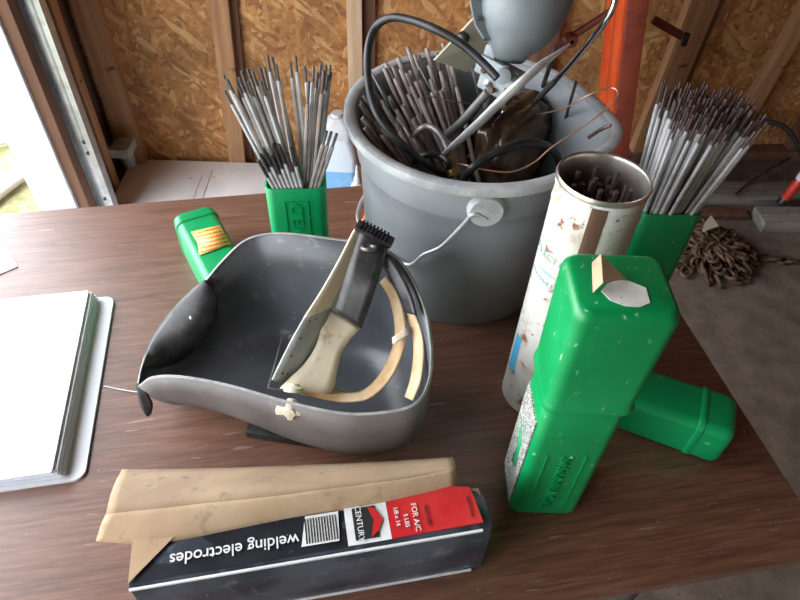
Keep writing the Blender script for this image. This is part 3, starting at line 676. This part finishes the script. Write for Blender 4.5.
def arc_patch(az0, az1, z0, z1, off=.0004, n=10, r=tr, skew=0):
    bm = bmesh.new(); rows = []
    for j in range(2):
        z = (z0, z1)[j]
        rows.append([V(((r+off)*cos(az0+(az1-az0)*k/n), (r+off)*sin(az0+(az1-az0)*k/n), z)) for k in range(n+1)])
    grid(bm, rows); return bm
def azof(u, v, z):
    p = at(u, v, T+z)-TC; return math.atan2(p.y, p.x)
azs = radians(-103)
obj('seam_strip', arc_patch(azs-.17, azs+.17, .002, .352, .0009), M['rust_strip'], t)['label'] = 'brown rusted vertical seam strip'
zz = .245
a_c = radians(-135)
for z_, w_ in ((.246, .0022), (.290, .0)):
    if w_: obj('teal_line', arc_patch(a_c-.55, a_c+.62, z_, z_+w_, .0006, 16), M['teal_ink'], t)
def curved_text(s, size, zc, az, m, name, step=None):
    me_all = bmesh.new(); n = len(s); step = step or size*.72/tr
    for k, ch in enumerate(s):
        if ch == ' ': continue
        a = az+(k-(n-1)/2)*step; rad_ = V((cos(a), sin(a), 0)); tang = V((-sin(a), cos(a), 0))
        o_ = text_obj('glyph', ch, size, frame(rad_*(tr+.0006)+V((0, 0, zc)), tang, V((0, 0, 1))), m, None, .0002)
        me_all.from_mesh(o_.data); me = o_.data; bpy.data.objects.remove(o_); bpy.data.meshes.remove(me)
    return obj(name, me_all, m, t, smooth=False)
curved_text('ELECTRODES', .012, .268, a_c+.02, M['teal_ink'], 'teal_lettering')
curved_text('STAINLESS STEEL', .0075, .234, a_c+.02, M['teal_ink'], 'teal_lettering')
obj('blue_block', arc_patch(radians(-176), radians(-158), .06, .125, .0006), M['blue_ink'], t)
rng = random.Random(9); tm = [rod_mesh('tin_rod', L, .0036, M['rod_brown'], M['tip'], .02, .8) for L in (.335, .345, .328)]
for k in range(26):
    a = 2.4*k; r_ = .0072*math.sqrt(k)*.97
    pa = V((r_*cos(a)*.92, r_*sin(a)*.92, .010)); pb = TM @ (pa+V((rng.uniform(-.002, .004), rng.uniform(-.002, .002), .32))); pa = TM @ pa
    put_rod(tm[k % 3], 'dark_welding_rod', pa, pb, 'dark brown rod standing down inside the white tin tube', 'rods in the white tin tube')

# ------------------------------------------------------------------ welding helmet
RIM = [(139, 384, .80), (152, 377, .825), (180, 376, .84), (230, 385, .85), (290, 402, .86), (345, 413, .865), (390, 411, .87), (415, 403, .875), (427, 385, .88), (431, 355, .90), (426, 315, .92), (412, 280, .935), (395, 257, .95), (370, 245, .955), (330, 239, .955), (290, 234, .95), (262, 235, .94), (242, 243, .93), (222, 262, .91), (205, 282, .89), (190, 297, .87), (165, 325, .83), (147, 352, .81)]
rim = smooth_path([at(*p) for p in RIM], 5, True)
HC = V((-.135, .520, .757)); ZB = .757
t = thing('welding_helmet', 'dark grey welding helmet lying face down, open side up', 'helmet', HC)
NR = 18; nexp = 4.6; rows = []
for k in range(NR):
    ph = (k/(NR-1))*pi/2*.97; s = cos(ph)**(2/nexp); ta = sin(ph)**(2/nexp)
    row = []
    for p in rim:
        q = V((HC.x+(p.x-HC.x)*s, HC.y+(p.y-HC.y)*s, p.z+(ZB-p.z)*ta))
        # the near wall leans in towards the face plate
        nearf = max(0, (HC.y-p.y)/.11); q.y -= .012*nearf*ta*s
        lf = max(0, (-p.x-.20)/.14); q.x += .03*lf*ta*s
        row.append(q-HC)
    rows.append(row+[row[0]])
bm = bmesh.new(); vs = grid(bm, rows)
bm.faces.new([v for v in vs[-1][:-1]])
bmesh.ops.remove_doubles(bm, verts=bm.verts, dist=.00002)
bmesh.ops.recalc_face_normals(bm, faces=bm.faces[:])
up = sum((f.normal.z for f in bm.faces if f.calc_center_median().z < .01), 0)
if up < 0: bmesh.ops.reverse_faces(bm, faces=bm.faces[:])
me = bpy.data.meshes.new('shell'); bm.to_mesh(me); bm.free()
for x in (M['shell_in'], M['shell_out'], M['edge']): me.materials.append(x)
me.polygons.foreach_set('use_smooth', [True]*len(me.polygons))
sh_o = bpy.data.objects.new('shell', me); COL.objects.link(sh_o); sh_o.parent = t
md = solid(sh_o, .0028, -1, 1); md.material_offset_rim = 2
def H(u, v, z): return at(u, v, z)-HC
bm = bmesh.new(); tube(bm, [p-HC for p in rim], .0010, 6, closed=True); obj('rim_edge', bm, M['edge'], t)
# lens holder below and its inner frame
bm = B(-.050, .050, -.082, .035, -.0165, -.0022, bev=.003); obj('lens_holder', bm, M['blackplastic'], t, rot=(0, 0, -.12))
fr = [H(268, 388, .775), H(283, 335, .775), H(302, 332, .775), H(292, 392, .775)]
bm = bmesh.new(); tube(bm, [p for p in fr], .0012, 6, closed=True); obj('lens_frame', bm, M['edge'], t)
# black vinyl chin pocket edge at the left
L = [at(206, 281, .893), at(190, 298, .874), at(166, 326, .834), at(149, 352, .813), at(139, 383, .803)]
bm = bmesh.new(); rows = []
for k, p in enumerate(smooth_path(L, 5)):
    out = V((-.86, .5, 0)).normalized(); s = k/20
    w = sin(pi*min(1, s*1.1+.06))**.6
    rows.append([p-HC+V((.030*w, -.016*w, -.040*w)), p-HC+V((.014*w, -.008*w, -.012*w)), p-HC+V((0, 0, .002)), p-HC+out*.010*w+V((0, 0, -.002)), p-HC+out*.014*w+V((0, 0, -.018*w)), p-HC+out*.006*w+V((0, 0, -.05*w))])
grid(bm, rows); o = obj('chin_pocket', bm, M['leather'], t, angle=80); solid(o, .0015); o['label'] = 'black vinyl chin piece'
bm = bmesh.new(); lathe(bm, [(0, -.002), (.0032, -.002), (.0026, .0012), (0, .0018)], 14, M4=Matrix.Translation(H(192, 317, .862)) @ Matrix.Rotation(.5, 4, 'Y')); bmesh.ops.remove_doubles(bm, verts=bm.verts, dist=.00003); obj('rivet', bm, M['galv'], t)
ribbon('loose_tab', [H(136, 383, .803), H(138, 395, .79), H(141, 407, .775), H(147, 417, .762)], [H(143, 386, .803), H(148, 394, .79), H(153, 404, .775), H(151, 414, .762)], M['leather'], t, .0015)['label'] = 'hanging black tab'
# headgear
def HL(pts): return [H(*p) for p in pts]
ribbon('sweatband', HL([(272, 380, .842), (290, 343, .868), (306, 315, .890)]), HL([(291, 386, .815), (313, 350, .845), (333, 304, .875)]), M['greyband'], t, .003, 6)['label'] = 'grey perforated sweatband'
bm = bmesh.new()
for k in range(4):
    for j in range(3):
        s = (k+.5)/4; A = H(272, 380, .842).lerp(H(306, 315, .890), s); Bq = H(291, 386, .815).lerp(H(333, 304, .875), s); p = A.lerp(Bq, .25+.25*j)
        nn = (H(306, 315, .890)-H(272, 380, .842)).cross(Bq-A).normalized(); nn = nn if nn.z > 0 else -nn
        lathe(bm, [(0, .0010), (.0013, .0010), (.0013, .0024), (0, .0025)], 8, M4=align_z(p, p+nn))
bmesh.ops.remove_doubles(bm, verts=bm.verts, dist=.00003); obj('perforations', bm, M['blackplastic'], t)
ribbon('front_band', HL([(304, 318, .892), (322, 290, .915), (340, 258, .945), (352, 234, .967), (357, 226, .975)]), HL([(334, 306, .874), (344, 285, .90), (354, 256, .935), (361, 236, .958), (366, 228, .965)]), M['cream'], t, .0025, 5)
ribbon('pivot_plate', HL([(325, 306, .872), (318, 340, .855), (306, 362, .842), (290, 378, .838), (280, 388, .838)]), HL([(360, 328, .86), (343, 350, .845), (337, 372, .835), (333, 390, .828), (318, 398, .825)]), M['cream'], t, .0025, 5)
ribbon('rear_band', HL([(300, 394, .836), (325, 400, .832), (348, 402, .832), (372, 397, .838), (394, 373, .85), (406, 335, .872), (399, 296, .90), (386, 276, .92)]), HL([(312, 384, .822), (334, 389, .818), (350, 393, .818), (366, 389, .824), (383, 370, .836), (395, 338, .858), (391, 302, .886), (380, 282, .906)]), M['cream_brown'], t, .0022, 6)
ribbon('crown_band', HL([(411, 306, .895), (420, 326, .885), (424, 350, .875), (421, 380, .862), (413, 401, .852)]), HL([(405, 312, .882), (412, 332, .872), (414, 352, .862), (411, 378, .85), (405, 397, .842)]), M['cream_brown'], t, .0022, 5)
ribbon('band_buckle', HL([(392, 338, .872), (408, 327, .880)]), HL([(393, 345, .868), (409, 334, .876)]), M['cream'], t, .005, 3)
ribbon('leather_strap', HL([(361, 229, .975), (348, 268, .948), (335, 311, .90)]), HL([(389, 245, .965), (376, 288, .935), (362, 328, .885)]), M['leather'], t, .003, 6)['label'] = 'black leather strap pad'
bm = bmesh.new(); a, b_ = H(358, 226, .978), H(391, 243, .967)
box(bm, -.002, (b_-a).length+.002, -.006, .006, -.005, .006, bev=.0015, M4=frame(a, b_-a, V((0, 1, .3))))
for k in range(8): box(bm, .003+.0048*k, .0055+.0048*k, -.0075, .0075, .004, .008, M4=frame(a, b_-a, V((0, 1, .3))))
obj('ratchet', bm, M['blackplastic'], t)
bm = bmesh.new(); cc = H(369, 248, .972); tube(bm, smooth_path([cc+V((.008*cos(x), .010*sin(x), -.006*sin(x))) for x in [tau*k/8 for k in range(8)]], 3, True), .0025, 8, closed=True); obj('ring', bm, M['darkgrey'], t)
ribbon('side_strap', HL([(384, 248, .962), (398, 268, .948), (410, 292, .935), (416, 315, .92)]), HL([(376, 256, .952), (388, 274, .938), (399, 296, .922), (406, 312, .905)]), M['leather'], t, .003, 5)
bm = bmesh.new(); pv = H(294, 389, .845); lathe(bm, [(0, -.003), (.0125, -.003), (.0125, .002), (.009, .004), (.0065, .004), (.006, .007), (0, .008)], 28, M4=align_z(pv, pv+V((.05, .8, .75)))); bmesh.ops.remove_doubles(bm, verts=bm.verts, dist=.00003); obj('pivot_washer', bm, M['cream'], t)
bm = bmesh.new(); pv = H(291, 407, .845); az2 = align_z(pv, pv+V((0, -1, .25)))
lathe(bm, [(0, -.006), (.0085, -.006), (.0085, .008), (.007, .012), (0, .013)], 12, M4=az2); box(bm, -.017, .017, -.0042, .0042, -.002, .011, bev=.0025, M4=az2); box(bm, -.0042, .0042, -.013, .013, -.002, .010, bev=.0025, M4=az2)
obj('wing_knob', bm, M['cream'], t)['label'] = 'cream wing knob outside'
bm = bmesh.new(); pv = H(313, 412, .845); lathe(bm, [(0, 0), (.004, 0), (.003, .004), (0, .005)], 12, M4=align_z(pv, pv+V((0, -1, .2)))); bmesh.ops.remove_doubles(bm, verts=bm.verts, dist=.00003); obj('stud_pin', bm, M['cream'], t)
bm = bmesh.new(); tube(bm, smooth_path([at(104, 386, T+.001), at(118, 389, T+.001), at(130, 391, T+.002), at(138, 392, T+.0015)], 5), .0009, 6)
tag(obj('string', bm, M['paper']), 'thin white string lying between the binder and the helmet', 'string')
bm = bmesh.new(); lathe(bm, [(0, 0), (.011, 0), (.011, .008), (.006, .013), (.004, .028), (0, .029)], 16, M4=Matrix.Translation(at(367, 224, T))); bmesh.ops.remove_doubles(bm, verts=bm.verts, dist=.00003)
tag(obj('plastic_cap', bm, M['orangecap']), 'tiny orange red plastic cap on the table between helmet strap and bucket', 'cap')

# ------------------------------------------------------------------ binder and papers
A, Bq = V((-.450, .686, T)), V((-.381, .374, T)); dn = (Bq-A).normalized(); lf = V((dn.y, -dn.x, 0))  # towards the left
if lf.x > 0: lf = -lf
t = thing('ring_binder', 'open white ring binder full of plastic sleeved pages at the left', 'binder', Bq); up_ = -dn
Mx0 = frame((0, 0, 0), lf, up_)
def sheet(x0, x1, y0, y1, z0, z1, r=.001):
    bm = bmesh.new(); w, h = x1-x0, y1-y0; rrloft(bm, [(w, h, r, z0), (w, h, r, z1)])
    bmesh.ops.translate(bm, verts=bm.verts, vec=((x0+x1)/2, (y0+y1)/2, 0)); bmesh.ops.transform(bm, matrix=frame((0, 0, 0), -lf, up_), verts=bm.verts); return bm
obj('cover', sheet(-.52, 0, .0, .318, 0, .004, .014), M['vinyl'], t, smooth=False)
rng = random.Random(2)
for k in range(11):
    z = .0045+.0020*k; off = .022+.0006*k+rng.uniform(-.0005, .0005)
    obj('sleeved_page', sheet(-.52, -off-.003*(k > 8), .004+rng.uniform(-.003, .003), .312+rng.uniform(-.002, .003), z, z+.00195, .002), M['sleeve'] if k < 10 else M['paper'], t, smooth=False)
bm = bmesh.new(); rrloft(bm, [(.46, .30, .004, .0258), (.46, .30, .004, .0264)]); bmesh.ops.translate(bm, verts=bm.verts, vec=(-.268, .158, 0)); bmesh.ops.transform(bm, matrix=frame((0, 0, 0), -lf, up_), verts=bm.verts)
obj('top_page', bm, M['paper'], t, smooth=False)
q = [at(*p) for p in ((-40, 246), (1, 240), (18, 267), (-20, 283))]
bm = bmesh.new(); bm.faces.new([bm.verts.new(p+V((0, 0, .0012))) for p in q]); o = obj('paper_sheet', bm, M['paper'], smooth=False); solid(o, .001)
tag(o, 'small white card corner at the far left behind the binder', 'paper')

# ------------------------------------------------------------------ electrode carton
KA, KB = V((-.243, .211, T)), V((.108, .289, T)); kx = (KB-KA).normalized(); ky = V((-kx.y, kx.x, 0)); KL = (KB-KA).length; KH, KD = .112, .056
t = thing('electrode_carton', 'worn black, white and red welding electrode carton in front', 'box', KA); Mk = frame((0, 0, 0), kx, ky)
def kbox(x0, x1, y0, y1, z0, z1, bev=0):
    bm = bmesh.new(); box(bm, x0, x1, y0, y1, z0, z1, bev=bev, M4=Mk); return bm
bm = bmesh.new()
# carton body with a crushed right end
rowsr = []
for k in range(25):
    x = KL*k/24; e_ = max(0, (k-20)/4); dz = -.010*e_*e_; dy = .006*e_*e_
    yb = KD-.010*e_*e_
    rowsr.append([V((x, 0+dy*.3, 0)), V((x, -.001+dy*.2, KH*.5)), V((x, .0+dy*.6, KH-.003+dz*.5)), V((x, .003+dy*.6, KH+dz*.5)), V((x, KD*.5, KH+dz*.3+.002*sin(k*.5))), V((x, yb-.003, KH+dz)), V((x, yb, KH-.004+dz)), V((x, yb, 0))])
vs = grid(bm, rowsr)
bm.faces.new(vs[0]); bm.faces.new(list(reversed(vs[-1])))
for a_, b2 in zip(vs, vs[1:]): bm.faces.new((a_[-1], a_[0], b2[0], b2[-1]))
bmesh.ops.transform(bm, matrix=Mk, verts=bm.verts); carton = obj('carton', bm, M['cardblack_side'], t, angle=50)
ZT = KH+.0006
def patch(name, poly, m, z=ZT, th=.0005, lab=None):
    bm = bmesh.new(); bm.faces.new([bm.verts.new(Mk @ V((x, y, z))) for x, y in poly]); o = obj(name, bm, m, carton, smooth=False); solid(o, th, 0)
    if lab: o['label'] = lab
    return o
KT = KL*.80
patch('black_panel', [(.040, .052), (.002, .004), (KL-.150, .004), (KL-.150, .055), (.040, .055)], M['cardblack'], ZT+.0002)
patch('kraft_corner', [(.0, .003), (.052, .054), (.0, .054)], M['kraft'], ZT+.0030, .0008, 'bare brown torn corner')
patch('white_panel', [(KL-.150, .004), (KL-.106, .004), (KL-.106, .055), (KL-.150, .055)], M['white_ink'], ZT+.0016)
patch('red_panel', [(KL-.106, .0045), (KL-.010, .006), (KL-.014, .046), (KL-.050, .053), (KL-.106, .055)], M['red_ink'], ZT+.0002, .003)
patch('picture_block', [(KL-.196, .011), (KL-.158, .011), (KL-.156, .042), (KL-.190, .042)], M['white_ink'], ZT+.0020)
bm = bmesh.new()
for (z0, z1) in ((KH-.0035, KH-.0005), (.003, .0055)): box(bm, 0, KL-.012, -.0022, .0, z0, z1, M4=Mk)
obj('white_line', bm, M['white_ink'], carton, smooth=False)
zt_ = ZT+.0022
def ktext(s, size, x, y, m, ang=pi, sx=1, name='lettering', bold=0., z=0.):
    return text_obj(name, s, size, Mk @ Matrix.Translation((x, y, zt_+z)) @ Matrix.Rotation(ang, 4, 'Z'), m, carton, .0003, sx, bold)
ktext('welding electrodes', .0170, .099, .0200, M['white_ink'], bold=.0001, sx=.97)
bm = bmesh.new(); box(bm, KL-.142, KL-.118, .008, .042, ZT+.002, ZT+.0028, M4=Mk); obj('logo_block', bm, M['black_ink'], carton, smooth=False)
ktext('CENTURY', .0085, KL-.136, .025, M['white_ink'], -pi/2, 1, 'logo_lettering', z=.0008)
patch('logo_chevron', [(KL-.126, .008), (KL-.118, .014), (KL-.112, .026), (KL-.118, .038), (KL-.126, .042), (KL-.121, .026)], M['red_ink'], ZT+.0034)
for k in range(9): pass
bm = bmesh.new()
for k in range(12): box(bm, KL-.191+.0028*k, KL-.1899+.0028*k, .013, .039, ZT+.0024, ZT+.0028, M4=Mk)
obj('picture_hatching', bm, M['black_ink'], carton, smooth=False)
ktext('1/8 x 14', .0062, KL-.097, .026, M['white_ink'], -pi/2, name='size_lettering', z=.001)
ktext('5 LBS', .0062, KL-.088, .020, M['white_ink'], -pi/2, name='size_lettering', z=.001)
ktext('FOR A/C', .0080, KL-.078, .022, M['white_ink'], -pi/2, name='size_lettering', z=.001)
ktext('MILD STEEL', .0045, KL-.066, .022, M['black_ink'], -pi/2, name='size_lettering', z=.001)
ktext('ELECTRODE', .0042, KL-.020, .024, M['black_ink'], -pi/2, name='size_lettering', z=.001)
bm = bmesh.new()
for (x0, x1, y0, y1, z0, z1) in ((KL-.010, KL-.002, .020, .049, KH-.024, KH-.0085), (KL-.003, KL+.0008, .010, .045, .03, KH-.02)): box(bm, x0, x1, y0, y1, z0, z1, bev=.001, M4=Mk)
obj('frayed_end', bm, M['kraft'], carton)
# folded brown card on top
t = thing('folded_cardboard', 'torn strip of brown cardboard folded lengthwise, resting on the carton', 'cardboard', KA)
far = [at(122, 470, .80), at(200, 469, .80), at(290, 466, .802), at(380, 462, .805), at(452, 457, .81)]
mid = [at(106, 514, .866), at(200, 504, .868), at(290, 494, .869), at(380, 482, .869), at(456, 470, .866)]
near = [at(96, 541, .853), at(160, 543, .853), at(290, 520, .851), at(380, 506, .851), at(457, 489, .849)]
def strip(a, b_, m, name, n=6, cols=6, bul=0.):
    pa, pb = smooth_path(a, n), smooth_path(b_, n); bm = bmesh.new()
    grid(bm, [[p.lerp(q, k/cols)-KA+V((0, 0, bul*sin(pi*k/cols)+.0012*mn.noise(p*30+V((0, 0, k))))) for k in range(cols+1)] for p, q in zip(pa, pb)])
    o = obj(name, bm, m, t, angle=70); solid(o, .0012); return o
strip(far, mid, M['kraft_dark'], 'upper_flap', bul=.006)['label'] = 'darker half'
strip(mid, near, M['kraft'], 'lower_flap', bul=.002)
under = [p+V((0, .02, -.035)) for p in near]
bk = [V((p.x, p.y, T+.004)) for p in far]
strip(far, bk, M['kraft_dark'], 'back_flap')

# ------------------------------------------------------------------ floor things behind
# jug
JP = V((-.245, 1.99, 0)); 
t = thing('fluid_jug', 'translucent jug of blue fluid with a white label, on the floor by the wall', 'jug', (JP.x, JP.y-.03, 0))
bm = bmesh.new(); rrloft(bm, [(.125, .10, .02, 0), (.135, .11, .022, .006), (.135, .11, .022, .125)]); obj('blue_fluid', bm, M['bluefluid'], t)
bm = bmesh.new(); rrloft(bm, [(.135, .11, .022, .125), (.135, .11, .022, .18), (.118, .10, .03, .225), (.098, .085, .03, .25)]); obj('jug_body', bm, M['jug'], t)
bm = bmesh.new(); rrloft(bm, [(.102, .088, .02, .245), (.098, .085, .02, .285), (.070, .068, .02, .305), (.05, .05, .018, .318)]); obj('neck', bm, M['white_paint'], t)
bm = bmesh.new(); lathe(bm, [(0, .330), (.02, .330), (.022, .318), (.022, .312)], 20); obj('cap', bm, M['white_paint'], t)
gp = atY(357, 172, 1.78)
t = thing('glue_bottle', 'small white squeeze bottle with pointed nozzle beside the blue jug', 'bottle', (gp.x, 1.78, 0))
bm = bmesh.new(); lathe(bm, [(0, 0), (.024, 0), (.026, .01), (.026, .15), (.020, .17), (.012, .175), (.012, .195), (.008, .2), (.003, .245), (0, .246)], 24); bmesh.ops.remove_doubles(bm, verts=bm.verts, dist=.00003); obj('bottle_body', bm, M['white_paint'], t)
bm = bmesh.new(); lathe(bm, [(.0265, .05), (.0265, .12)], 24); obj('blue_label', bm, M['blue_ink'], t)
bm = bmesh.new(); lathe(bm, [(.0268, .12), (.0268, .135)], 24); obj('black_label_band', bm, M['black_ink'], t)
gp = atY(345, 181, 1.74); bm = bmesh.new(); lathe(bm, [(0, 0), (.021, 0), (.021, .115), (.019, .12), (0, .12)], 24); bmesh.ops.remove_doubles(bm, verts=bm.verts, dist=.00003)
o = obj('spray_can', bm, M['dark'], loc=(gp.x, 1.72, 0)); tag(o, 'small black can between the blue jug and the squeeze bottle', 'can')

# orange steel stand
ra, rb = atY(613, 20, 1.95), atY(603, 120, 1.95); rl = math.atan((ra.x-rb.x)/(ra.z-rb.z)); rx = rb.x-rb.z*(ra.x-rb.x)/(ra.z-rb.z)
t = thing('orange_steel_rack', 'tall narrow orange steel rack leaning behind the bucket at the back wall', 'rack', (rx, 1.95, 0), (0, rl, 0))
obj('side_panel', B(.012, .055, -.13, .13, 0, 1.7), M['redbrown'], t, smooth=False)  # red-brown backing, made solid and deep to block light from the right wall
obj('upright', B(0, .03, -.105, -.020, 0, 1.7, bev=.004), M['orange'], t)
obj('upright', B(0, .03, .005, .115, 0, 1.7, bev=.004), M['orange'], t)
obj('rear_upright', B(.008, .05, .120, .145, 0, 1.7, bev=.004), M['dark'], t)
obj('front_post', B(.004, .060, -.14, -.118, 0, 1.7, bev=.004), M['redbrown'], t)
# red clamp on the brace
p = atY(668, 28, 2.12)
t = thing('red_clamp', 'small dark red clamp hooked on the wooden brace', 'clamp', p)
bm = bmesh.new(); box(bm, -.06, .06, -.012, .012, -.012, .012, bev=.004, M4=Matrix.Rotation(.42, 4, 'Y')); obj('jaw', bm, M['redbrown'], t)
bm = bmesh.new(); lathe(bm, [(0, -.02), (.01, -.02), (.01, .02), (0, .02)], 12, M4=Matrix.Translation((.07, 0, -.035))); obj('screw', bm, M['dark'], t)

# boards on the floor at right
def board(u0, v0, u1, v1, w, h, m, label, z=0.):
    A, Bq = at(u0, v0, z), at(u1, v1, z); d = (Bq-A)
    bm = bmesh.new(); box(bm, 0, d.length, -w/2, w/2, 0, h, bev=.003)
    o = obj('floor_board', bm, m, loc=A, rot=(0, 0, math.atan2(d.y, d.x))); return tag(o, label, 'board', 'boards on the floor')
board(690, 197, 860, 198, .11, .035, M['greyboard'], 'long grey weathered board lying farthest back along the wall')
board(755, 224, 880, 226, .10, .045, M['greyboard'], 'short thick grey board nearest the camera on the concrete floor')
board(665, 214, 745, 216, .05, .02, M['stud_dark'], 'thin dark red board lying behind the chain')
bm = bmesh.new(); tube(bm, smooth_path([at(741, 128, .10), at(752, 122, .16), at(770, 122, .20), (V(at(788, 130, .18))), at(800, 150, .10), at(806, 165, .04)], 6), .010, 12)
tag(obj('black_hose', bm, M['dark']), 'thick black hose arched above the boards at the right wall', 'hose')
bm = bmesh.new(); tube(bm, smooth_path([at(735, 195, .05), at(750, 182, .05), at(775, 166, .06), at(790, 158, .06)], 5), .005, 8)
tag(obj('thin_wire', bm, M['dark']), 'thin black wire lying over the grey boards', 'wire')
A = at(783, 200, .055); 
t = thing('caulk_tube', 'red bottle with a white collar standing on the grey board at right', 'bottle', (A.x, A.y, .036))
Mq = Matrix.Rotation(.18, 4, 'Y')
bm = bmesh.new(); lathe(bm, [(0, .0), (.018, 0), (.02, .01), (.014, .03), (0, .032)], 16, M4=Mq); obj('black_tip', bm, M['blackplastic'], t)
bm = bmesh.new(); lathe(bm, [(0, .025), (.016, .028), (.018, .10), (.015, .112), (0, .113)], 16, M4=Mq); obj('red_body', bm, M['redplastic'], t)
bm = bmesh.new(); lathe(bm, [(.012, .112), (.019, .114), (.019, .14), (0, .141)], 16, M4=Mq); obj('white_collar', bm, M['white_paint'], t)
bm = bmesh.new(); lathe(bm, [(.015, .14), (.017, .19), (0, .20)], 16, M4=Mq); obj('red_top', bm, M['redplastic'], t)
# white paper corner near the chain
q = [at(*p) for p in ((704, 224, .10), (711, 215, .10), (719, 226, .10), (702, 232, .10))]
bm = bmesh.new(); bm.faces.new([bm.verts.new(p) for p in q]); 
box(bm, q[0].x+.01, q[0].x+.02, q[0].y-.0, q[0].y+.01, 0, .098)
o = obj('white_tag', bm, M['beige'], smooth=False); tag(o, 'small pale paper tag on a stake beside the rusty chain', 'tag')

# rusty chain heap
def link_bm(bm, Mx, L=.042, Wd=.026, r=.0056):
    pts = []
    for k in range(14):
        a = tau*k/14; x = cos(a)*Wd*.6; y = sin(a)*Wd*.6 + (L-Wd)*.5*(1 if sin(a) >= 0 else -1)
        pts.append(Mx @ V((x, y, 0)))
    tube(bm, pts, r, 6, closed=True)
cc = V((1.075, 1.70, 0)); rng = random.Random(21); bm = bmesh.new()
for k in range(195):
    a = k*.62+.3*sin(k*.11); s = (k % 65)/65; r_ = .165*math.sqrt(s)*(.92+.12*sin(k*.7))
    layer = k//65; r_ *= (1, .8, .52)[layer]
    p = cc+V((r_*cos(a)*1.05, r_*sin(a)*1.0, .010+.018*layer+rng.uniform(0, .006)))
    Mx = Matrix.Translation(p) @ Matrix.Rotation(a+pi/2+pi/2*rng.uniform(-.3, .3), 4, 'Z') @ Matrix.Rotation(.25*rng.uniform(-1, 1), 4, 'X') @ Matrix.Rotation((0 if k % 2 else 1.0)+rng.uniform(-.3, .3), 4, 'Y')
    link_bm(bm, Mx)
for k in range(4): link_bm(bm, Matrix.Translation(cc+V((.19+.028*k, -.01-.004*k, .008))) @ Matrix.Rotation(pi/2+.2, 4, 'Z') @ Matrix.Rotation(.7*(k % 2), 4, 'Y'))
tag(obj('rusty_chain', bm, M['rust'], angle=60), 'heap of rusty steel chain on the concrete floor', 'chain')

# details that belong to a part hang one level deeper
def under(parent_name, *kids):
    for o in list(bpy.data.objects):
        if o.name.split('.')[0] in kids and o.parent and o.parent.type == 'EMPTY':
            host = [c for c in o.parent.children if c.name.split('.')[0] == parent_name]
            if host:
                o.parent = host[0]; o.matrix_parent_inverse = host[0].matrix_basis.inverted()
under('lid_shell', 'ridge', 'warning_label')
under('clamp_block', 'bolt', 'bolt_boss')
under('flange', 'flange_screws')
under('sweatband', 'perforations')
under('chin_pocket', 'rivet')
under('rear_band', 'band_buckle')
under('leather_strap', 'ring')
under('shell', 'rim_edge', 'stud_pin')
under('tube_body', 'seam_strip', 'teal_line', 'teal_lettering', 'blue_block')
under('container', 'embossed_frame', 'embossed_lettering')
under('bottle_body', 'blue_label', 'black_label_band')
under('bucket_body', 'worn_rim', 'handle_boss')
under('jug_body', 'neck', 'cap')
under('slab', 'raised_panel')
